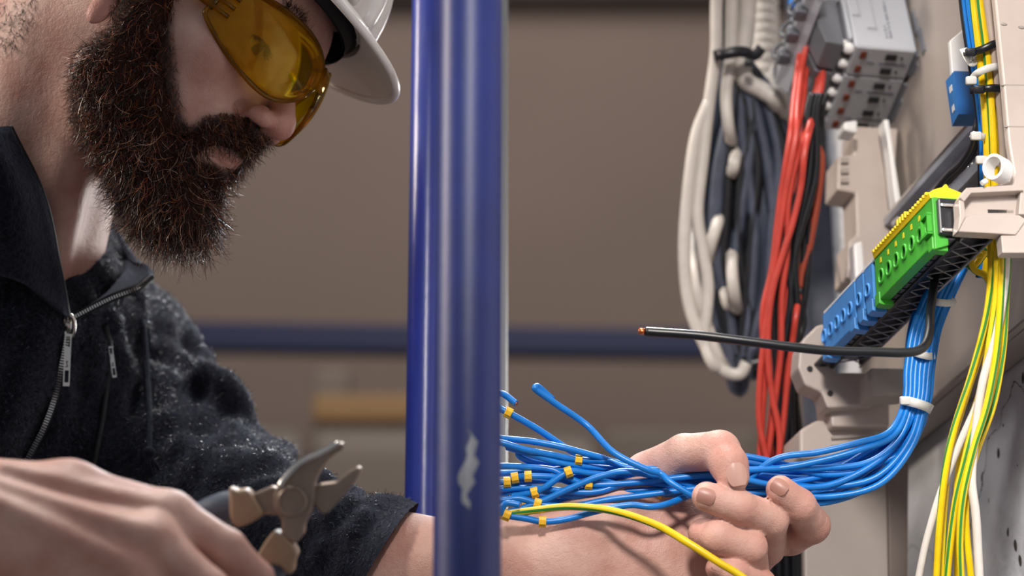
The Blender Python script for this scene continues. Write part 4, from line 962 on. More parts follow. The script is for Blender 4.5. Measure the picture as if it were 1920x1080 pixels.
# rail carrying the breakers
th = math.radians(19); BM = PMW @ Matrix.Translation((.236, 0, .2075)) @ Matrix.Rotation(th, 4, 'Y')
def bthing(name, label, cat, off=0, group=None):
    o = bpy.data.objects.new(name, None); COL.objects.link(o); o.matrix_world = BM @ Matrix.Translation((off, -.06, 0)); tag(o, label, cat, group); return o
def bpart(mb, name, m, parent, off=0):
    mb.V = [tuple(np.array(v)-(off, -.06, 0)) for v in mb.V]; return mb.build(name, m, parent)
rl2 = bthing('mounting_rail', 'steel rail end showing behind the row of grey breakers', 'rail')
mb = MB(); mb.prism([(-.092, .052), (-.0865, .055), (-.0865, .075), (-.092, .078)], 0, -.05, .11); bpart(mb, 'hat_section', M['steel'], rl2)
def breaker(off, n, p, label, far_):
    o = bthing('circuit_breaker', label, 'breaker', off, 'row of grey breakers'); W = n*p-.0006
    mb = MB(); mb.box((off, -.0865, .0), (off+W, -.042, .095), 0, .0012); bpart(mb, 'body', M['breaker'], o, off)
    mb = MB(); mb.box((off+.0006, -.042, .008), (off+W-.0006, -.0385, .09), 0, .002); bpart(mb, 'shoulder', M['breaker'], o, off)
    mb = MB(); mb.box((off+.0003, -.0855, -.0012), (off+W-.0003, -.043, .001), 0, .0004); bpart(mb, 'underside', M['breaker_low'], o, off)
    for i in range(n):
        a = off+(i+.5)*p
        mb = MB(); mb.box((a-.0028, -.0735, -.0024), (a+.0028, -.0655, -.001), 0, .0006); bpart(mb, 'terminal_opening', M['slot'], o, off)
        mb = MB(); mb.box((a-.0032, -.0515, -.0024), (a+.0032, -.0470, -.001), 0, .0006); bpart(mb, 'clamp_opening', M['slot_copper'], o, off)
        mb = MB(); mb.cyl((a, -.0772, -.0022), (a, -.0772, -.001), .0009, n=10); bpart(mb, 'test_hole', M['slot'], o, off)
        mb = MB(); mb.ball((a, -.0395, .004), (.0042, .0048, .0042)); mb.cyl((a, -.038, .006), (a, -.0345, .008), .0036, n=14); bpart(mb, 'terminal_screw', M['white_plastic'], o, off)
        if i < n-1 and i % 2 == 0:
            mb = MB(); mb.box((off+(i+1)*p-.0007, -.082, -.0016), (off+(i+1)*p+.0007, -.063, -.0009)); mb.box((off+(i+1)*p-.0007, -.059, -.0016), (off+(i+1)*p+.0007, -.054, -.0009)); bpart(mb, 'underside_groove', M['print'], o, off)
    mb = MB(); mb.box((off+.003, -.0975, -.002), (off+W-.003, -.0865, .004), 0, .001); mb.box((off+W*.3, -.094, -.006), (off+W*.7, -.088, -.001), 0, .001); bpart(mb, 'rail_clip', M['lever'], o, off)
    mb = MB(); mb.box((off+.001, -.0385, .046), (off+W-.001, -.030, .085), 0, .002); bpart(mb, 'toggle_housing', M['breaker'], o, off)
    mb = MB(); mb.hull([(off+x, b_, c_) for x in (.0006, W-.0006) for b_, c_ in ((-.0345, .001), (-.0215, .003), (-.0175, .022), (-.0215, .043), (-.0345, .046))], 0, .0012); bpart(mb, 'toggle', M['lever'], o, off)
    return o
pp = .0140
br1 = breaker(0, 2, pp, 'two-pole grey breaker nearest the camera with printed side', 0)
br2 = breaker(2*pp+.0012, 4, pp, 'four-pole grey breaker behind the nearest breaker in the row', 1)
# relief and print on the near side of the first breaker
mb = MB()
for lo, hi in [((-.0008, -.0600, .018), (.0004, -.0594, .05)), ((-.0008, -.0600, .018), (.0004, -.0530, .0187)), ((-.0008, -.050, .030), (.0004, -.0494, .06)), ((-.0008, -.0494, .030), (.0004, -.044, .0306))]: mb.box(lo, hi)
bpart(mb, 'side_relief', M['breaker_low'], br1)
mb = MB(); RN = random.Random(3)
for col, c0, c1 in ((-.0664, .010, .022), (-.0694, .010, .046)):
    c = c0
    while c < c1:
        l = RN.uniform(.0012, .0034); mb.box((-.00012, col-.0007, c), (.0002, col+.0007, c+l)); c += l+RN.choice([.0006, .0006, .0018])
bpart(mb, 'side_print', M['print'], br1)
mb = MB(); mb.box((-.006, -.0925, .014), (.0, -.0875, .036), 0, .001); mb.box((-.010, -.094, -.008), (-.001, -.088, .016), 0, .002); bpart(mb, 'release_lever', M['lever'], br1)
mb = MB()
for q in (-.0885, -.0915): mb.box((-.0068, q-.0006, .026), (-.0058, q+.0006, .034), 0, .0003)
bpart(mb, 'release_spring', M['bright_metal'], br1)
# busbar cover with lugs in front of the toggles
bus = bthing('busbar_cover', 'white busbar cover with grey lugs beside the red wires', 'busbar cover'); 
mb = MB(); mb.hull([(a, b_, c_) for a in (-.03, .075) for b_, c_ in ((-.0165, .022), (-.0165, .050), (-.0065, .030), (-.0075, .046))], 0, .001); bpart(mb, 'cover', M['breaker'], bus)
for i in range(4):
    a = -.022+i*.022
    mb = MB(); mb.tube([(a+.0055*math.cos(t), -.004+.004*math.cos(t), .034+.0055*math.sin(t)) for t in np.linspace(0, 2*math.pi, 17)[:-1]], .0016, 8, closed=True); mb.box((a-.005, -.0095, .024), (a+.005, -.001, .031), 0, .001); bpart(mb, 'lug', M['lever'], bus)
    if i < 2: mb = MB(); mb.ball((a+.004, -.003, .041), (.0045, .003, .0045)); bpart(mb, 'blue_ferrule', M['wire_blue'], bus)
# ---------------------------------------------------------------- terminal carrier
ca_ = pthing('terminal_carrier', 'black ribbed plastic carrier holding the green and blue terminals', 'carrier', .1, -.02, -.02)
LN = .236
mb = MB(); mb.box((-.004, -.0335, -.0225), (LN, -.020, -.003), 0, .0008); mb.box((-.004, -.0345, -.0255), (LN, -.0325, -.020)); ppart(mb, 'beam', M['black_plastic'], ca_)
mb = MB(); mb.box((-.002, -.0152, -.0290), (LN, -.0122, -.004), 0, .0006); ppart(mb, 'rib', M['black_plastic'], ca_)
mb = MB(); mb.box((-.002, -.0125, -.0275), (LN, -.0015, -.0262), 0, .0003); ppart(mb, 'rail_strip', M['grey_rail'], ca_)
for i in range(24):
    a = .006+i*.0098
    mb = MB(); mb.box((a, -.0095, -.0280), (a+.0048, -.0055, -.0274), 0, .0002); ppart(mb, 'slot', M['slot'], ca_)
    mb = MB(); mb.hull([(a+.0062, -.0118, -.0274), (a+.0070, -.0118, -.0274), (a+.0066, -.0055, -.0274), (a+.0062, -.0118, -.0284), (a+.0070, -.0118, -.0284)]); ppart(mb, 'tooth', M['black_plastic'], ca_)
nb = 16; stp = (LN-.008)/nb
for s_ in (-.0158, -.0332): mb = MB(); mb.tube([(-.004, s_, -.0268), (LN, s_, -.0268)], .0008, 6); ppart(mb, 'lattice_edge', M['lattice'], ca_)
for i in range(nb):
    a = .002+i*stp
    for u, v in ((-.0158, -.0332), (-.0332, -.0158)):
        mb = MB(); mb.tube([(a, u, -.0266), (a+stp, v, -.0266)], .00055, 6); ppart(mb, 'lattice_bar', M['lattice'], ca_)
mb = MB(); mb.box((-.006, -.020, -.026), (.004, -.002, -.004), 0, .001); ppart(mb, 'end_clamp', M['black_plastic'], ca_)
for c in (-.0085, -.0235): mb = MB(); mb.box((-.0075, -.018, c-.0012), (-.0055, -.003, c+.0008), 0, .0005); ppart(mb, 'end_bar', M['bright_metal'], ca_)
# ---------------------------------------------------------------- terminal blocks with real wire openings
def holed(mb, a0, a1, c0, c1, holes, b=0., depth=.006, m=0, mi=1, tilt=0):
    """front face at N=b split into cells, each with a round hole that has walls and a bottom"""
    n = 24
    xs = [a0]+[(holes[i][0]+holes[i+1][0])/2 for i in range(len(holes)-1)]+[a1]
    for (ha, hc, r), l, rgt in zip(holes, xs[:-1], xs[1:]):
        t = np.arange(n)/n*2*math.pi+math.pi/4; V = []; 
        for q in t:
            dx, dz = math.cos(q), math.sin(q); k = min(((rgt-ha) if dx > 0 else (l-ha))/dx if abs(dx) > 1e-9 else 9, ((c1-hc) if dz > 0 else (c0-hc))/dz if abs(dz) > 1e-9 else 9); V.append((ha+k*dx, b, hc+k*dz))
        for q in t: V.append((ha+r*math.cos(q), b, hc+r*math.sin(q)))
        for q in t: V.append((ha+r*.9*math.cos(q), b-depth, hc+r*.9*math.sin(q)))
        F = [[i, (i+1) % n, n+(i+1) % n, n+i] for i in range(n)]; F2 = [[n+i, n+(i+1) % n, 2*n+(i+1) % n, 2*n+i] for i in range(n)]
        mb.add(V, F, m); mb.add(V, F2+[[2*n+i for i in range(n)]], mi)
        # corner fill so the cell is a full rectangle
        for cx, cz in ((l, c0), (l, c1), (rgt, c0), (rgt, c1)):
            an = math.atan2(cz-hc, cx-ha) % (2*math.pi); i = int(((an-math.pi/4) % (2*math.pi))/(2*math.pi/n)); mb.add([V[i], V[(i+1) % n], (cx, b, cz)], [[0, 1, 2]], m)
def collar_ring(mb, a, c, r, b=0., m=0):
    mb.tube([(a+r*math.cos(t), b+.0003, c+r*math.sin(t)) for t in np.linspace(0, 2*math.pi, 25)[:-1]], .0009, 8, m, closed=True)
def clip_end(mb, a0, a1, m=0):
    """moulded foot and latch at one end of a terminal block"""
    mb.prism([(.0008, -.0330), (.0008, -.0255), (-.002, -.0255), (-.0030, -.0295), (-.0085, -.0312), (-.0085, -.0338), (-.002, -.0338)], 0, a0, a1, m, .0004)
def latch(mb, a0, a1, m=0, mi=1):
    """recessed pocket framed by lips on the near end of the front face"""
    for q in ((a0, -.0120, a1, -.0105), (a0, -.0235, a1, -.0220)): mb.box((q[0], -.001, q[1]), (q[2], .0028, q[3]), m)
    mb.box((a0, -.001, -.0225), (a0+.0012, .0028, -.0115), m); mb.box((a1-.0012, -.001, -.0225), (a1, .0028, -.0115), m)
    mb.box((a0+.001, -.0005, -.0225), (a1-.001, .0002, -.0115), mi)
def block(name, label, a0, a1, holes, ends, mo, mi_, group=None, r=.0042, latchs=True, top=-.0022):
    t = pthing(name, label, 'terminal block', (a0+a1)/2, -.01, -.018, group)
    mb = MB(); mb.box((a0, -.021, -.0185), (a1, -.0061, top), 0)
    mb.prism([(0, top), (0, -.0305), (-.0062, -.0305), (-.0062, top)], 0, a0, a0+.0009); mb.prism([(0, top), (0, -.0305), (-.0062, -.0305), (-.0062, top)], 0, a1-.0009, a1)
    mb.box((a0, -.0062, top-.0009), (a1, 0, top)); mb.box((a0, -.0062, -.0305), (a1, 0, -.0296))
    hs = [(h, -.0172, r) for h in holes]; holed(mb, a0, a1, -.0305, top, hs, 0., .006)
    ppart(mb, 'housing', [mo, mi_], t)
    for h in holes: mb = MB(); collar_ring(mb, h, -.0172, r); ppart(mb, 'opening_rim', mo, t)
    for a, b_ in ends: mb = MB(); clip_end(mb, a, b_); ppart(mb, 'clip_foot', mo, t)
    return t
gh = [.0205+i*.01395 for i in range(6)]
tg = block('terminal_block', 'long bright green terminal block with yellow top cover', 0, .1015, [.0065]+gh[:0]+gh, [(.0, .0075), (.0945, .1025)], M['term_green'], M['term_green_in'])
mb = MB(); mb.prism([(0, -.0022), (-.0185, -.0022), (-.0175, -.0060), (-.0060, -.0125), (-.0042, -.0160), (-.0048, -.0250), (-.0080, -.0275), (-.0080, -.0310), (0, -.0338)], 0, -.0022, .0006, 0, .0003); ppart(mb, 'end_cheek', M['term_green'], tg)
mb = MB(); latch(mb, .0008, .0125); ppart(mb, 'latch_pocket', [M['term_green'], M['term_green_in']], tg)
for h in gh: mb = MB(); mb.box((h-.0012, -.0003, -.0085), (h+.0012, .0003, -.0052)); ppart(mb, 'marker_window', M['term_yellow'], tg)
mb = MB(); mb.prism([(0.0004, -.0022), (.0012, .0010), (-.0018, .0032), (-.0075, .0052), (-.0088, .0070), (-.0100, .0070), (-.0110, .0050), (-.018, .0026), (-.021, .0016), (-.021, -.0022)], 0, -.0004, .1015, 0, .0003); ppart(mb, 'top_cover', M['term_yellow'], tg)
for i in range(22):
    a = .003+i*.0045; mb = MB(); mb.box((a, -.0006, .0008), (a+.0022, .0021, .0028 + (.0022 if 7 < i < 12 else 0)), 0, .0004); ppart(mb, 'cover_tooth', M['term_yellow'], tg)
block('terminal_block', 'narrow blue terminal block touching the green terminal block', .1075, .1215, [.1165], [(.1075, .1175)], M['term_blue'], M['term_blue_in'], None, .0038)
block('terminal_block', 'narrow blue terminal block between the other two blue blocks', .1255, .1385, [.1335], [(.1255, .1345)], M['term_blue'], M['term_blue_in'], None, .0038)
t4 = block('terminal_block', 'long blue terminal block with several openings at far end of the carrier', .1425, .208, [.1515+i*.0135 for i in range(5)], [(.1425, .1515), (.2, .2095)], M['term_blue'], M['term_blue_in'], None, .0040)
cv = pthing('terminal_cover', 'white cover strip along the top of the blue terminal blocks', 'cover', .16, -.01, 0)
mb = MB(); mb.prism([(-.001, -.002), (-.001, .0005), (-.006, .0035), (-.018, .0035), (-.018, -.002)], 0, .1045, .209, 0, .0006); ppart(mb, 'strip', M['white_plastic'], cv)
# ---------------------------------------------------------------- blue relay box and the white part above it
a0, a1 = .078, .094
bxp = [ona(1789, 133, a0), ona(1850, 135, a0), ona(1850, 215, a0), ona(1797, 214, a0)]
bx = pthing('junction_box', 'dark blue plastic box with two white slots beside the cable bundle', 'box', .086, -.06, .1)
far_ = [ona(1773, 152, a1), ona(1836, 152, a1), ona(1836, 236, a1), ona(1785, 237, a1)]
mb = MB(); V = [(a0, *p) for p in bxp]+[(a1, *p) for p in far_]
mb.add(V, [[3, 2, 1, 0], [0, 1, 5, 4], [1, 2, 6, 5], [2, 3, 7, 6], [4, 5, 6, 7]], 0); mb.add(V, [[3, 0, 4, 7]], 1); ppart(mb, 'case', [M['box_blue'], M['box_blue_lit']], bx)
for t0, t1 in ((.22, .36), (.66, .80)):
    mb = MB(); P0 = np.array([(a0, *bxp[0]), (a0, *bxp[3]), (a1, *far_[0]), (a1, *far_[3])]); pt = lambda u, v: (P0[0]*(1-u)*(1-v)+P0[1]*(1-u)*v+P0[2]*u*(1-v)+P0[3]*u*v)+np.array([0, .0004, 0])
    mb.add([pt(.38, t0), pt(.68, t0), pt(.68, t1), pt(.38, t1)]+[pt(.38, t0)-[0, .0008, 0], pt(.68, t0)-[0, .0008, 0], pt(.68, t1)-[0, .0008, 0], pt(.38, t1)-[0, .0008, 0]], [[0, 1, 2, 3], [0, 4, 5, 1], [1, 5, 6, 2], [2, 6, 7, 3], [3, 7, 4, 0]]); ppart(mb, 'slot', M['white_plastic'], bx)
wp = pthing('junction_cover', 'pale white plate standing above the dark blue box', 'plate', .1, -.07, .15)
mb = MB(); mb.prism(bpoly([(1828, 30), (1803, 58), (1781, 76), (1785, 135), (1790, 205), (1846, 205), (1846, 30)], .098), 0, .098, .102, 0, .0006); ppart(mb, 'plate', M['white_plastic'], wp)
# ---------------------------------------------------------------- wires, cables and ties
def wire(name, pts, r, m, label, cat='wire', group=None, n=10, stripe=None, sub=8, d=None, ns=2):
    Q = pix(pts, d); ex = (Q[0]-Q[1])/np.linalg.norm(Q[0]-Q[1]); Q = np.vstack([[Q[0]+ex*.05*k_*(5-k_)/4+np.array([0, .012*k_, .03*k_*k_]) for k_ in (4, 3, 2, 1)], Q]) if pts[0][1] < -50 else Q; P = spline(Q, sub); mb = MB(); mb.tube(P, r, 16 if stripe else n, 0, stripe=ns if stripe else None, twist=stripe or 0)
    mats = [m, M['wire_green']] if stripe else m
    if not isinstance(mats, list): mats = [mats]
    o = mb.centred(name, mats); tag(o, label, cat, group); return o
def child_at(o, mb, name, m):
    return_ = mb.centred(name, m); c = np.array(return_.location); return_.parent = o; return_.location = c-np.array(o.location); return return_
def marker(o, px, py, tang, d, r, ln=.0042):
    """C-shaped clip-on wire marker: square-shouldered collar round the wire, open at the back"""
    c = at(px, py, d); t = c2w(np.array([tang[0], -tang[1], 0.]))-CAM; t /= np.linalg.norm(t); n = -FWD; s_ = np.cross(t, n); mb = MB()
    ang = np.linspace(-2.5, 2.5, 13); G = []
    for rr in (r*1.10, r*1.62):
        G.append([[c+t*u*ln*.5+(s_*math.sin(a)+n*math.cos(a))*rr*(1 if rr < r*1.3 else (1+.16*abs(math.sin(2*a)))) for a in ang] for u in (-1, 1)])
    (i0, i1), (o0, o1) = G; k = len(ang)
    V = i0+i1+o0+o1; F = []
    for j in range(k-1):
        F += [[j, j+1, k+j+1, k+j], [2*k+j, 3*k+j, 3*k+j+1, 2*k+j+1], [j, 2*k+j, 2*k+j+1, j+1], [k+j, k+j+1, 3*k+j+1, 3*k+j]]
    F += [[0, k, 3*k, 2*k], [k-1, 2*k+k-1, 3*k+k-1, k+k-1]]
    mb.add(V, F); mb.add([c+t*x*ln*.42+s_*y*r*.62+n*(r*1.60+z*.0009) for x in (-1, 1) for y in (-1, 1) for z in (0, 1)], [[0, 1, 3, 2], [4, 6, 7, 5], [0, 4, 5, 1], [2, 3, 7, 6], [0, 2, 6, 4], [1, 5, 7, 3]])
    return child_at(o, mb, 'wire_marker', M['marker'])
WR = .00195; HG = 'blue wires gathered in the left hand'
DB = 1.428
# trunk of the bundle from the board to the hand: station = x, y, depth, half spread along the normal (px), depth spread, normal
TR = [(1800, 480, 1.472, 20, .006, (.92, .38)), (1765, 545, 1.468, 24, .006, (.95, .30)), (1737, 615, 1.460, 25, .006, (.99, .12)), (1724, 690, 1.452, 25, .006, (1, .03)), (1718, 755, 1.445, 23, .006, (1, .05)),
      (1690, 825, 1.437, 34, .007, (.82, .55)), (1630, 873, 1.432, 42, .008, (.45, .88)), (1545, 898, 1.430, 46, .008, (.2, .98)), (1450, 901, 1.428, 46, .008, (.04, 1)), (1350, 897, 1.427, 46, .008, (0, 1))]
ENDS = [ # (points from the hand to the free end, markers)
 ([(1212, 880), (1150, 848), (1100, 797), (1042, 757), (1008, 733), (1003, 727), (1010, 726), (1036, 749)], [], 'blue wire rising highest with a hooked tip'),
 ([(1180, 880), (1120, 868), (1070, 845), (1010, 806), (965, 780), (935, 764), (926, 748), (934, 738), (946, 740), (968, 757)], [(953, 775, (1, .5))], 'blue wire with a bent tip beside the blue post, yellow marker near its end'),
 ([(1190, 871), (1120, 856), (1060, 840), (1000, 828), (940, 822), (890, 818)], [], 'blue wire running almost level from hand to post, uppermost of its layer'),
 ([(1190, 878), (1140, 866), (1085, 862), (1040, 854), (985, 843), (940, 830), (900, 822)], [(1086, 863, (1, .1))], 'blue wire with the upper left of the paired yellow markers'),
 ([(1180, 880), (1102, 881), (1040, 873), (1000, 867), (978, 858), (972, 850), (980, 846), (1000, 856), (1012, 861)], [(1102, 882, (1, .05))], 'blue wire with a round curled end below the level wires'),
 ([(1200, 879), (1168, 880), (1110, 876), (1050, 868), (990, 850), (950, 838)], [(1168, 880, (1, 0))], 'blue wire with the upper yellow marker nearest the thumb'),
 ([(1180, 906), (1104, 908), (1065, 896), (1035, 881), (990, 876), (940, 874), (900, 876)], [(1104, 908, (1, .2))], 'blue wire with a curved yellow marker under the paired upper markers'),
 ([(1190, 893), (1120, 890), (1060, 898), (1000, 902), (951, 904), (915, 905)], [(951, 905, (1, .1))], 'blue wire with a yellow marker right against the front blue post'),
 ([(1190, 899), (1130, 905), (1075, 905), (1040, 895), (990, 893), (958, 897)], [(990, 893, (1, 0)), (966, 905, (1, 0))], 'blue wire carrying two yellow markers close to the front blue post'),
 ([(1185, 893), (1110, 888), (1066, 885), (1020, 915), (1000, 924), (960, 930)], [(1066, 885, (1, -.3)), (1002, 922, (1, -.3))], 'blue wire slanting down left with two yellow markers'),
 ([(1190, 912), (1120, 915), (1060, 926), (1038, 927), (1000, 930), (962, 926), (955, 931)], [(1038, 926, (1, -.1))], 'blue wire with a small yellow marker in the lower fan, tip curled'),
 ([(1190, 920), (1113, 932), (1060, 938), (1010, 948), (985, 946), (955, 940), (920, 938)], [(1113, 932, (1, -.1)), (985, 945, (1, .4))], 'blue wire with one marker over the palm and another near its end'),
 ([(1195, 930), (1140, 937), (1080, 948), (1020, 947), (975, 935), (940, 938), (910, 930)], [(1012, 925, (1, .2))], 'blue wire with a marker in the clump just above the yellow wire'),
 ([(1240, 948), (1180, 947), (1120, 958), (1060, 974), (1017, 978), (985, 972), (950, 966), (942, 955), (950, 944), (975, 947)], [(1017, 980, (1, .1)), (951, 965, (1, .2))], 'lowest blue wire, dipping below the others in front of the palm'),
 ([(1195, 886), (1130, 892), (1070, 915), (1025, 936), (975, 955), (945, 962)], [], None),
 ([(1200, 904), (1120, 922), (1060, 921), (1000, 915), (940, 917), (900, 915)], [], None),
 ([(1200, 915), (1130, 898), (1070, 880), (1010, 884), (950, 887), (905, 888)], [], None),
 ([(1200, 925), (1130, 926), (1070, 930), (1000, 918), (950, 925), (905, 925)], [(1238, 908, (1, 0))], 'blue wire with its yellow marker half buried beside the thumb'),
]
RW = random.Random(11)
for i, (end, mk, lab) in enumerate(ENDS):
    # position in the flat bundle: rows follow the order of the free ends
    v0 = -1+2*((i*7) % len(ENDS)+.5)/len(ENDS); vend = -1+2*(i+.5)/len(ENDS); w0 = ((i*5) % 3-1)*.9
    pts = []; ph = RW.uniform(0, 6)
    for k, (x, y, d, s_, ds, nn) in enumerate(TR):
        t = min(1, max(0, (k-4)/4)); v = v0*(1-t)+vend*t; v = v+.24*math.sin(k*1.3+ph)*(k > 4)+.14*math.sin(k*2.1+ph)*(k == 5); wz = w0+.35*math.sin(k*.9+ph*2)*(k > 4)
        pts.append((x+nn[0]*v*s_, y+nn[1]*v*s_, d+wz*ds))
    dd = DB+w0*.004
    tail = []
    for j, (x, y) in enumerate(end): tail.append((x, y, dd-.004*math.sin(j*1.1+ph)-(.012 if i == 0 and j < 2 else 0)+(.003 if i > 12 else 0)*0))
    if i == 0: # crosses in front of the bundle and dives behind the middle fingertip
        pts[-1] = (1372, 930, 1.420); tail = [(1335, 945, 1.408), (1300, 930, 1.406), (1258, 905, 1.408), (1238, 888, 1.412)]+tail
    if i == 13: tail = [(x, y, 1.402-.0006*j) for j, (x, y) in enumerate(end)]
    if i == 14 or i == 12: tail = [(x, y, 1.418) for x, y in end]
    o = wire('insulated_wire', pts+tail, WR, M['wire_blue'], lab or 'plain blue wire without marker among those gathered in the hand', 'wire', HG, 12)
    P = np.array(spline(pix(pts+tail), 12)); Q = c2pix(w2c(P)); half = len(P)//2
    for mx, my, tg_ in mk:
        j = np.argmin(np.hypot(Q[half//2:, 0]-mx, Q[half//2:, 1]-my))+half//2; tv = Q[min(j+2, len(Q)-1)]-Q[j-2]; marker(o, Q[j, 0], Q[j, 1], tv/np.linalg.norm(tv), -w2c(P[j])[2], WR)
    tip = P[-1]; tdir = P[-1]-P[-3]; tdir /= np.linalg.norm(tdir); mb = MB(); mb.cyl(tip-tdir*.001, tip+tdir*.0006, .0011, n=10); child_at(o, mb, 'copper_core', M['copper'])
yw = wire('earth_wire', [(930, 968, 1.401), (951, 964, 1.400), (1000, 957, 1.399), (1070, 950, 1.397), (1150, 958, 1.393), (1230, 984, 1.384), (1290, 1018, 1.374), (1345, 1053, 1.370), (1400, 1088, 1.368), (1500, 1170, 1.36), (1560, 1300, 1.35)], .0022, M['wire_yellow'], 'single yellow and green earth wire arching in front of the palm', 'wire', None, 12, stripe=.04)
# zip ties round the blue bundle
def tie(pts, d, r, m, label, head=None, w_=.0028, group=None):
    P = spline(pix(pts, d), 10); mb = MB(); T = np.gradient(P, axis=0); G = []
    for p, t in zip(P, T):
        t /= np.linalg.norm(t); s_ = np.cross(t, FWD); s_ /= np.linalg.norm(s_); G.append([w2c(p+s_*w_*q) for q in (-1, 0, 1)])
    mb = sheet(np.array(G), .0012); o = mb.centred('cable_tie', m); tag(o, label, 'cable tie', group)
    if head: 
        c = at(*head); mb = MB(); bm = bmesh.new(); bmesh.ops.create_cube(bm, size=1); bmesh.ops.bevel(bm, geom=bm.edges[:], offset=.18, segments=3, affect='EDGES', profile=.5)
        for v in bm.verts: v.co = Vector(c+np.array(v.co)[0]*.0062*RIGHT+np.array(v.co)[1]*.0050*UP+np.array(v.co)[2]*.0052*FWD)
        mb.bm(bm, 0, True); child_at(o, mb, 'tie_head', m)
    return o
tie([(1692, 752, 1.438), (1700, 752, 1.434), (1718, 756, 1.431), (1738, 763, 1.434), (1746, 768, 1.444)], None, 0, M['tie_white'], 'white cable tie round the blue wires where they bend toward the hand', (1697, 751, 1.434))
tie([(1712, 660, 1.449), (1724, 664, 1.443), (1742, 668, 1.445), (1752, 666, 1.452)], None, 0, M['tie_white'], 'white cable tie round the blue wires below the carrier', None, .0022)
tie([(1746, 563, 1.463), (1760, 567, 1.457), (1780, 568, 1.460), (1790, 562, 1.468)], None, 0, M['tie_white'], 'white cable tie round the blue wires behind the carrier', None, .0022)
# second bundle of blue wires dropping behind the carrier
for i in range(6):
    x = 1690+i*7; wire('insulated_wire', [(x+62, 530, 1.50+.004*(i % 2)), (x+30, 580, 1.492), (x+16, 630, 1.482+.004*(i % 3)), (x+12, 690, 1.474), (x+8, 750, 1.468), (x+2, 800, 1.462), (x-50, 858, 1.456), (x-140, 895, 1.45), (x-260, 905, 1.447), (x-330, 908, 1.446)], .0021, M['wire_blue'], 'plain blue wire in the rear layer of the bent bundle', 'wire', 'rear layer of the blue bundle')
# black conductor with a bare end, passing in front of the terminals
bw = wire('black_conductor', [(1762, 470, 1.45), (1752, 530, 1.435), (1745, 580, 1.41), (1742, 625, 1.385), (1730, 652, 1.372), (1700, 661, 1.368), (1640, 660, 1.366), (1560, 658, 1.364), (1480, 650, 1.362), (1400, 640, 1.362), (1310, 629, 1.364), (1225, 623, 1.366), (1210, 622, 1.366)], .0027, M['wire_black'], 'thick black wire jutting out level with a bare copper tip', 'wire', None, 14)
mb = MB(); mb.cyl(at(1210, 622, 1.366), at(1197, 621, 1.366), .0019, n=14); child_at(bw, mb, 'copper_tip', M['copper'])
# earth and neutral wires running down the board beside the upright
VB = [('wire_black', 1802, 1838, 1.452, None, .0016, 'thin black wire at the left edge of the vertical cable bundle'), ('wire_blue', 1809, 1843, 1.450, None, .0021, 'left blue wire of the vertical cable bundle'), ('wire_blue', 1816, 1849, 1.444, None, .0021, 'right blue wire of the vertical cable bundle, next to the yellow'),
      ('wire_yellow', 1825, 1852, 1.440, .05, .0024, 'left yellow and green wire of the vertical cable bundle'), ('wire_yellow', 1836, 1864, 1.436, .03, .0024, 'right yellow and green wire of the vertical cable bundle'), ('wire_yellow', 1833, 1876, 1.446, .04, .0022, 'yellow and green wire half hidden behind the vertical cable bundle'),
      ('wire_beige', 1850, 1882, 1.436, None, .0026, 'left beige cable between the yellow wires and the frame'), ('wire_beige', 1859, 1892, 1.440, None, .0024, 'right beige cable tight against the beige frame')]
for m_, xt, xb, d, st, r, lab in VB:
    bend = 6*math.sin(xt)
    wire('insulated_wire', [(xt-10, -120, d), (xt, 0, d), (xt+(xb-xt)*.38+bend*.3, 90, d-.001), (xt+(xb-xt)*.72, 175, d), (xt+(xb-xt)*.95-bend*.2, 260, d-.001), (xb, 335, d), (xb+4, 420, d+.004), (xb-4, 520, d+.012)], r, M[m_], lab, 'wire', None, 10, stripe=st)
VT = [([(1812, 100, 1.442), (1818, 99, 1.436), (1840, 93, 1.431), (1862, 83, 1.431), (1874, 80, 1.436)], 'tie_black', 'upper black cable tie round the vertical bundle', (1820, 98, 1.434)),
      ([(1820, 170, 1.442), (1840, 167, 1.432), (1862, 165, 1.430), (1880, 166, 1.436)], 'tie_black', 'lower black cable tie round the vertical bundle', (1836, 168, 1.428)),
      ([(1822, 150, 1.440), (1832, 138, 1.430), (1850, 129, 1.428), (1868, 125, 1.431), (1880, 126, 1.436)], 'tie_white', 'white cable tie between the two black ties', (1821, 151, 1.434)),
      ([(1822, 252, 1.438), (1832, 255, 1.432), (1846, 257, 1.436)], 'tie_white', 'small white cable tie end just below the dark blue box', (1830, 255, 1.431)),
      ([(1834, 300, 1.438), (1846, 301, 1.429), (1860, 304, 1.430), (1872, 306, 1.434)], 'tie_white', 'white cable tie reaching the clip ring on the upright', (1840, 300, 1.428)),
      ([(1806, 92, 1.446), (1816, 112, 1.440), (1824, 118, 1.438), (1830, 106, 1.44)], 'tie_white', 'white tie end poking out under the upper black tie', None)]
for p, m_, lab, hd in VT: tie(p, None, 0, M[m_], lab, hd, .0022)
wire('black_cable', [(1840, 215, 1.46), (1833, 240, 1.456), (1826, 275, 1.462), (1806, 308, 1.478), (1782, 330, 1.496), (1760, 356, 1.51), (1740, 385, 1.52)], .0030, M['wire_black'], 'black cable curving down behind the yellow top cover', 'cable')
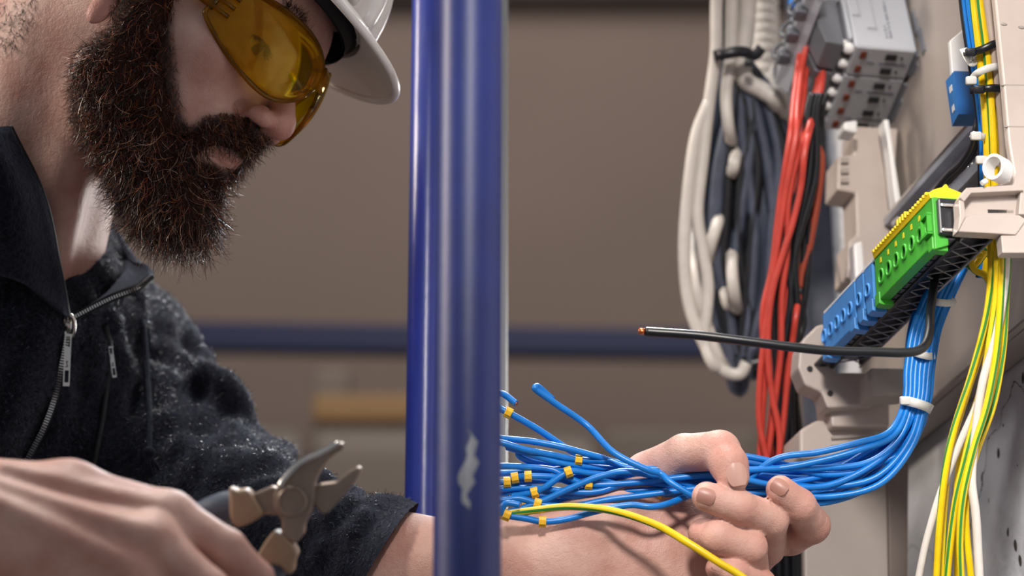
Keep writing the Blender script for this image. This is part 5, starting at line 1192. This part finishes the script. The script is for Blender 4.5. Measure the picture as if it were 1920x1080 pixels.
# the drop of earth wires below the bracket
DR = [('wire_yellow', [(1858, 440), (1858, 520), (1848, 600), (1822, 700), (1790, 800), (1773, 880), (1762, 980), (1756, 1080), (1750, 1180)], 1.395, .05), ('wire_yellow', [(1868, 440), (1869, 540), (1856, 640), (1838, 740), (1812, 850), (1790, 950), (1776, 1080), (1770, 1180)], 1.388, .03),
      ('wire_yellow', [(1862, 445), (1864, 520), (1850, 620), (1812, 740), (1780, 850), (1772, 930), (1768, 1000), (1762, 1180)], 1.405, .06), ('wire_yellow', [(1880, 450), (1876, 560), (1868, 660), (1850, 760), (1826, 840), (1806, 930), (1800, 1010), (1802, 1080), (1806, 1180)], 1.383, .02),
      ('wire_yellow', [(1892, 455), (1886, 560), (1880, 660), (1862, 760), (1830, 850), (1812, 930), (1812, 1000), (1820, 1080), (1828, 1180)], 1.392, .045), ('wire_yellow', [(1850, 470), (1826, 500), (1812, 490), (1822, 462), (1850, 470), (1870, 520), (1876, 600), (1868, 700)], 1.42, .05),
      ('wire_yellow', [(1842, 478), (1820, 480), (1826, 505), (1850, 520), (1864, 560), (1858, 640), (1842, 720), (1810, 820), (1796, 900), (1794, 1000), (1798, 1180)], 1.412, .02)]
DL = ['hanging yellow and green wire, leftmost of the bunch at its foot', 'hanging yellow and green wire, third from left at the foot of the bunch', 'hanging yellow and green wire, second from left at the foot of the bunch', 'hanging yellow and green wire, second from right at the foot of the bunch', 'hanging yellow and green wire, rightmost of the bunch at its foot', 'yellow and green wire making a small loop right behind the carrier', 'yellow and green wire bending out behind the carrier, then down the middle of the bunch']
for i, (m_, p, d, st) in enumerate(DR):
    wire('earth_wire', p, .0021, M[m_], DL[i], 'wire', 'earth wires hanging below the bracket', 10, stripe=st, d=d, ns=4)
wire('white_wire', [(1886, 450), (1884, 520), (1870, 620), (1842, 720), (1828, 820), (1822, 900), (1830, 970), (1836, 1080), (1840, 1180)], .0026, M['wire_white'], 'white wire hanging among the yellow and green wires', 'wire', d=1.386)
wire('white_wire', [(1880, 460), (1876, 580), (1846, 720), (1800, 830), (1765, 920), (1738, 1010), (1722, 1085), (1705, 1180)], .0022, M['wire_white'], 'white wire splaying out left of the hanging yellow wires', 'wire', d=1.40)
# red and black wires beside the breakers
for i, (p, d) in enumerate([([(1528, -60), (1516, 20), (1500, 100), (1488, 190), (1482, 250), (1462, 380), (1448, 500), (1430, 590), (1434, 700), (1428, 800), (1424, 920), (1430, 1120)], 1.645), ([(1536, -60), (1524, 30), (1505, 120), (1495, 200), (1492, 260), (1470, 380), (1452, 500), (1438, 600), (1426, 700), (1424, 790), (1440, 870), (1436, 1000), (1440, 1120)], 1.638),
        ([(1542, -60), (1528, 60), (1512, 130), (1502, 210), (1478, 300), (1460, 400), (1455, 500), (1442, 580), (1452, 680), (1446, 780), (1430, 900), (1432, 1120)], 1.652), ([(1530, 190), (1516, 240), (1494, 300), (1478, 380), (1476, 470), (1466, 560), (1464, 660), (1452, 760), (1440, 860), (1446, 1000), (1448, 1120)], 1.640),
        ([(1526, 190), (1506, 250), (1498, 320), (1490, 400), (1482, 500), (1472, 600), (1470, 690), (1462, 780), (1452, 870), (1450, 1000), (1452, 1120)], 1.648), ([(1534, 195), (1512, 270), (1502, 350), (1486, 420), (1470, 470), (1446, 560), (1440, 660), (1448, 740), (1462, 820), (1458, 900), (1456, 1120)], 1.632),
        ([(1500, 520), (1494, 580), (1486, 640), (1476, 720), (1468, 800), (1458, 870), (1455, 1000), (1460, 1120)], 1.644)]):
    wire('red_wire', [(x, y, d+.07*max(0, min(1, (230-y)/120))*(i < 3)) for x, y in p if i == 0 or y < 990] if i < 3 else [(p[0][0]+10, p[0][1]-70, d+.075), (p[0][0]+5, p[0][1]-25, d+.045)]+[(x, y, d) for x, y in p[1:] if y < 990], .0022, M['wire_red'], 'red wire in the loose run of red wires below the breakers', 'wire', 'red wires below the breakers', 10)
for i in range(12):
    x0 = 1512+(i % 6)*5+RW.uniform(-4, 4); x1 = 1442+i*4.6; p = [(x0+8, 175), (x0, 215), (x0-12+RW.uniform(-10, 10), 330), (1474+i*3+RW.uniform(-14, 14), 470), (1462+i*3.4+RW.uniform(-12, 12), 600), (1455+i*4+RW.uniform(-10, 10), 720), (1446+i*4.6+RW.uniform(-5, 5), 840), (1444+i*4.8, 960), (1446+i*5, 1120)]
    wire('black_wire', p, .0024, M['wire_black'], 'black wire running down among the red wires', 'wire', 'black wires among the red wires', 8, d=(1.647, 1.660, 1.674)[i % 3])
for x0 in (1500, 1490): wire('white_wire', [(x0+14, 250), (x0+2, 380), (x0-4, 480), (x0-6, 600), (x0-22, 720), (x0-28, 860), (x0-30, 1120)], .0020, M['wire_beige'], 'thin pale wire showing between the red and black wires', 'wire', 'pale wires among the red wires', 8, d=1.672)
wire('rust_wire', [(1516, 262), (1530, 272), (1541, 300), (1534, 370), (1524, 430), (1516, 470), (1506, 500), (1500, 540)], .0026, M['wire_rust'], 'dark rust coloured wire bowing out right of the red wires', 'wire', None, 10, d=1.66)
wire('black_wire', [(1500, 540), (1506, 580), (1508, 610), (1498, 645), (1492, 700)], .0018, M['wire_black'], 'thin black wire looping right of the red wires', 'wire', None, 8, d=1.655)
# dark trunking and ribbed conduit behind
tk = MB(); 
def vtrunk(x0, x1, d, depth):
    p, q = at(x0, 300, d), at(x1, 300, d); return p, q
p, q = at(1502, 300, 1.98), at(1600, 300, 1.98); mb = MB(); mb.box((p[0], p[1], 0), (q[0], p[1]+.06, 2.2), 0, .004); o = mb.centred('cable_trunking', M['wire_dark'], base=((p[0]+q[0])/2, p[1], 0)); tag(o, 'tall dark grey cable trunking behind the red wires', 'trunking')
p = at(1432, 50, 2.0); mb = MB(); rr = [.0125+.0016*math.sin(i*2.1) for i in range(300)]; mb.tube([(p[0], p[1], 1.60+i*.003) for i in range(240)], rr[:240], 20); o = mb.centred('corrugated_conduit', M['wire_white']); tag(o, 'pale corrugated conduit coming down behind the coiled cables', 'conduit')
# the hanging coil of thick black and white cables
CG = 'coiled cables hanging from the tie'
for i in range(24):
    u = i/23; d = 1.775+.012*(i % 5); yb = 640+RW.uniform(-30, 60); xo = 1350+u*30; xl = 1322+u*70+RW.uniform(-8, 8); xr = xl+RW.uniform(30, 70)+20*u; xb = 1365+u*40
    if i % 3: p = [(1350+u*52, -80), (1352+u*44+RW.uniform(-4, 4), 30), (1358+u*34, 105), (xl+24, 200), (xl, 330), (xl-4, 470), (xl+18, 590), (xb, yb), (xr+10, yb-40), (xr+24, 520), (xr+26, 400), (xr+6, 260), (1384+u*24, 130)]
    else: p = [(1352+u*44, -80), (1356+u*40, 40), (1362+u*36, 105), (1392+u*66, 190), (1420+u*62, 300), (1414+u*66+RW.uniform(-10, 10), 420), (1402+u*50+RW.uniform(-10, 10), 540), (1388+u*30, 640), (1380+u*16, yb+40), (1366+u*10, yb), (1352+u*30, 540), (1362+u*40, 400), (1370+u*60, 260), (1384+u*20, 130)]
    wire('black_cable', p, .0046, M['wire_dark'] if i % 4 else M['wire_black'], 'thick dark cable in the coil hanging from the tie', 'cable', CG, 8, d=d, sub=6)
WHT = [([(1346, -80), (1343, 20), (1342, 100), (1330, 190), (1318, 300), (1308, 400), (1318, 470), (1328, 540), (1322, 640), (1345, 690), (1365, 660), (1372, 600)], 'white cable down the middle of the coil, from the ceiling side of the tie'),
 ([(1372, -80), (1372, 40), (1370, 105), (1362, 180), (1368, 250), (1384, 300), (1400, 380)], 'white cable curving into the dark cables just below the tie'),
 ([(1405, -80), (1400, 40), (1392, 110), (1398, 150), (1430, 170), (1456, 190), (1478, 250), (1492, 290)], 'thickest white cable, bending right behind the red wires'),
 ([(1330, 190), (1304, 260), (1288, 380), (1283, 480), (1292, 570), (1318, 640), (1350, 690), (1385, 702), (1400, 680)], 'white cable forming the outermost left edge of the coil'),
 ([(1372, 200), (1384, 250), (1376, 310), (1364, 350), (1340, 400)], 'short white stretch of cable crossing the dark cables'),
 ([(1384, 300), (1360, 370), (1345, 420), (1328, 480), (1320, 560), (1330, 620)], 'white cable slanting down left across the coil'),
 ([(1366, 400), (1374, 445), (1372, 500), (1378, 560), (1388, 610), (1394, 660)], 'white cable upright in the lower middle of the coil'),
 ([(1306, 360), (1299, 440), (1300, 520), (1322, 600), (1352, 680), (1384, 706), (1398, 690)], 'second white cable from the left edge of the coil'),
 ([(1338, 450), (1350, 500), (1362, 560), (1378, 620), (1386, 670)], 'white cable in the lower coil leaning toward the right')]
for i, (p, lab) in enumerate(WHT):
    dw = 1.756+.006*(i % 3); p = [(x, y, dw+(.05 if (j < 2 and i not in (0, 1, 2, 3)) or (j > len(p)-3 and i != 3) else 0)) for j, (x, y) in enumerate(p)]
    wire('white_cable', p, .0046 if i not in (2,) else .0066, M['wire_white'], lab, 'cable', 'white cables of the hanging coil', 8, sub=6)
tie([(1334, 110, 1.765), (1344, 104, 1.745), (1365, 100, 1.740), (1392, 97, 1.742), (1414, 104, 1.755), (1428, 90, 1.765)], None, 0, M['tie_black'], 'black tie holding the coil of thick cables together', (1404, 118, 1.742), .004)
# ---------------------------------------------------------------- pliers
pl = empty('pliers', at(548, 945, 1.215)); tag(pl, 'combination pliers with open jaws held in the blurred hand', 'pliers')
PLO = at(548, 945, 1.215)
def plpart(mb, name, m): o = mb.centred(name, m); c = np.array(o.location); o.parent = pl; o.location = c-PLO; return o
def pslab(pts, d0, th, bev=.0012):
    """flat forged piece: photo outline at depth d0, thickness th along the view"""
    bm = bmesh.new(); A = [bm.verts.new(c2w(cs(x, y, d0)+[0, 0, th/2])) for x, y in pts]; B = [bm.verts.new(c2w(cs(x, y, d0)-[0, 0, th/2])) for x, y in pts]; n = len(pts)
    bm.faces.new(A); bm.faces.new(B[::-1])
    for i in range(n): bm.faces.new([A[i], B[i], B[(i+1) % n], A[(i+1) % n]])
    bmesh.ops.recalc_face_normals(bm, faces=bm.faces[:]); bmesh.ops.bevel(bm, geom=bm.edges[:], offset=bev, segments=2, affect='EDGES', profile=.5, clamp_overlap=True)
    mb = MB(); mb.bm(bm); return mb
plpart(pslab([(524, 906), (533, 893), (560, 867), (600, 848), (634, 829), (645, 829), (646, 841), (622, 856), (608, 872), (598, 890), (592, 906), (590, 940), (582, 965), (573, 982), (572, 1000), (556, 1018), (528, 1004), (530, 975), (516, 955), (514, 930)], 1.212, .010), 'upper_jaw', M['tool_steel'])
plpart(pslab([(578, 922), (600, 906), (632, 902), (655, 884), (672, 873), (680, 878), (672, 895), (645, 930), (618, 958), (605, 962), (590, 945)], 1.218, .010), 'lower_jaw', M['tool_steel'])
plpart(pslab([(474, 926), (512, 910), (540, 925), (545, 950), (520, 965), (492, 962), (482, 958)], 1.222, .009), 'shank', M['tool_steel'])
mb = MB(); c = cs(548, 940, 1.206); ax = np.array([0, 0, 1.]); mb.tube([c2w(c+np.array([.0066*math.cos(t), .0066*math.sin(t), .001])) for t in np.linspace(0, 2*math.pi, 33)[:-1]], .0010, 8, closed=True); mb.cyl(c2w(c-[0, 0, .004]), c2w(c+[0, 0, .0016]), .0056, n=28); plpart(mb, 'pivot', M['tool_steel'])
mb = MB(); e = [cs(524, 912, 1.204), cs(534, 897, 1.2045), cs(562, 868, 1.2055), cs(600, 850, 1.207), cs(636, 830, 1.2085)]; mb.tube(c2w(spline(e, 5)), .0015, 8); plpart(mb, 'ground_edge', M['bright_metal'])
plpart(pslab([(432, 910), (447, 919), (462, 914), (473, 922), (484, 942), (500, 962), (470, 980), (445, 988), (434, 970)], 1.220, .016, .003), 'grip_collar', M['grip_collar'])
plpart(pslab([(516, 992), (533, 1000), (553, 1020), (561, 1036), (554, 1052), (553, 1070), (544, 1076), (528, 1058), (490, 1050), (486, 1036), (500, 1012)], 1.214, .016, .003), 'grip_collar', M['grip_collar'])
mb = MB(); mb.tube(c2w(spline([cs(447, 950, 1.222), cs(410, 958, 1.224), cs(360, 990, 1.226), (cs(320, 1060, 1.222)), cs(290, 1140, 1.215)], 6)), [.0088]*12+[.0075]*13, 16); plpart(mb, 'handle', M['grip'])
mb = MB(); mb.tube(c2w(spline([cs(520, 1045, 1.216), cs(490, 1100, 1.216), cs(430, 1180, 1.212), cs(380, 1260, 1.206)], 6)), .0080, 16); plpart(mb, 'handle', M['grip'])
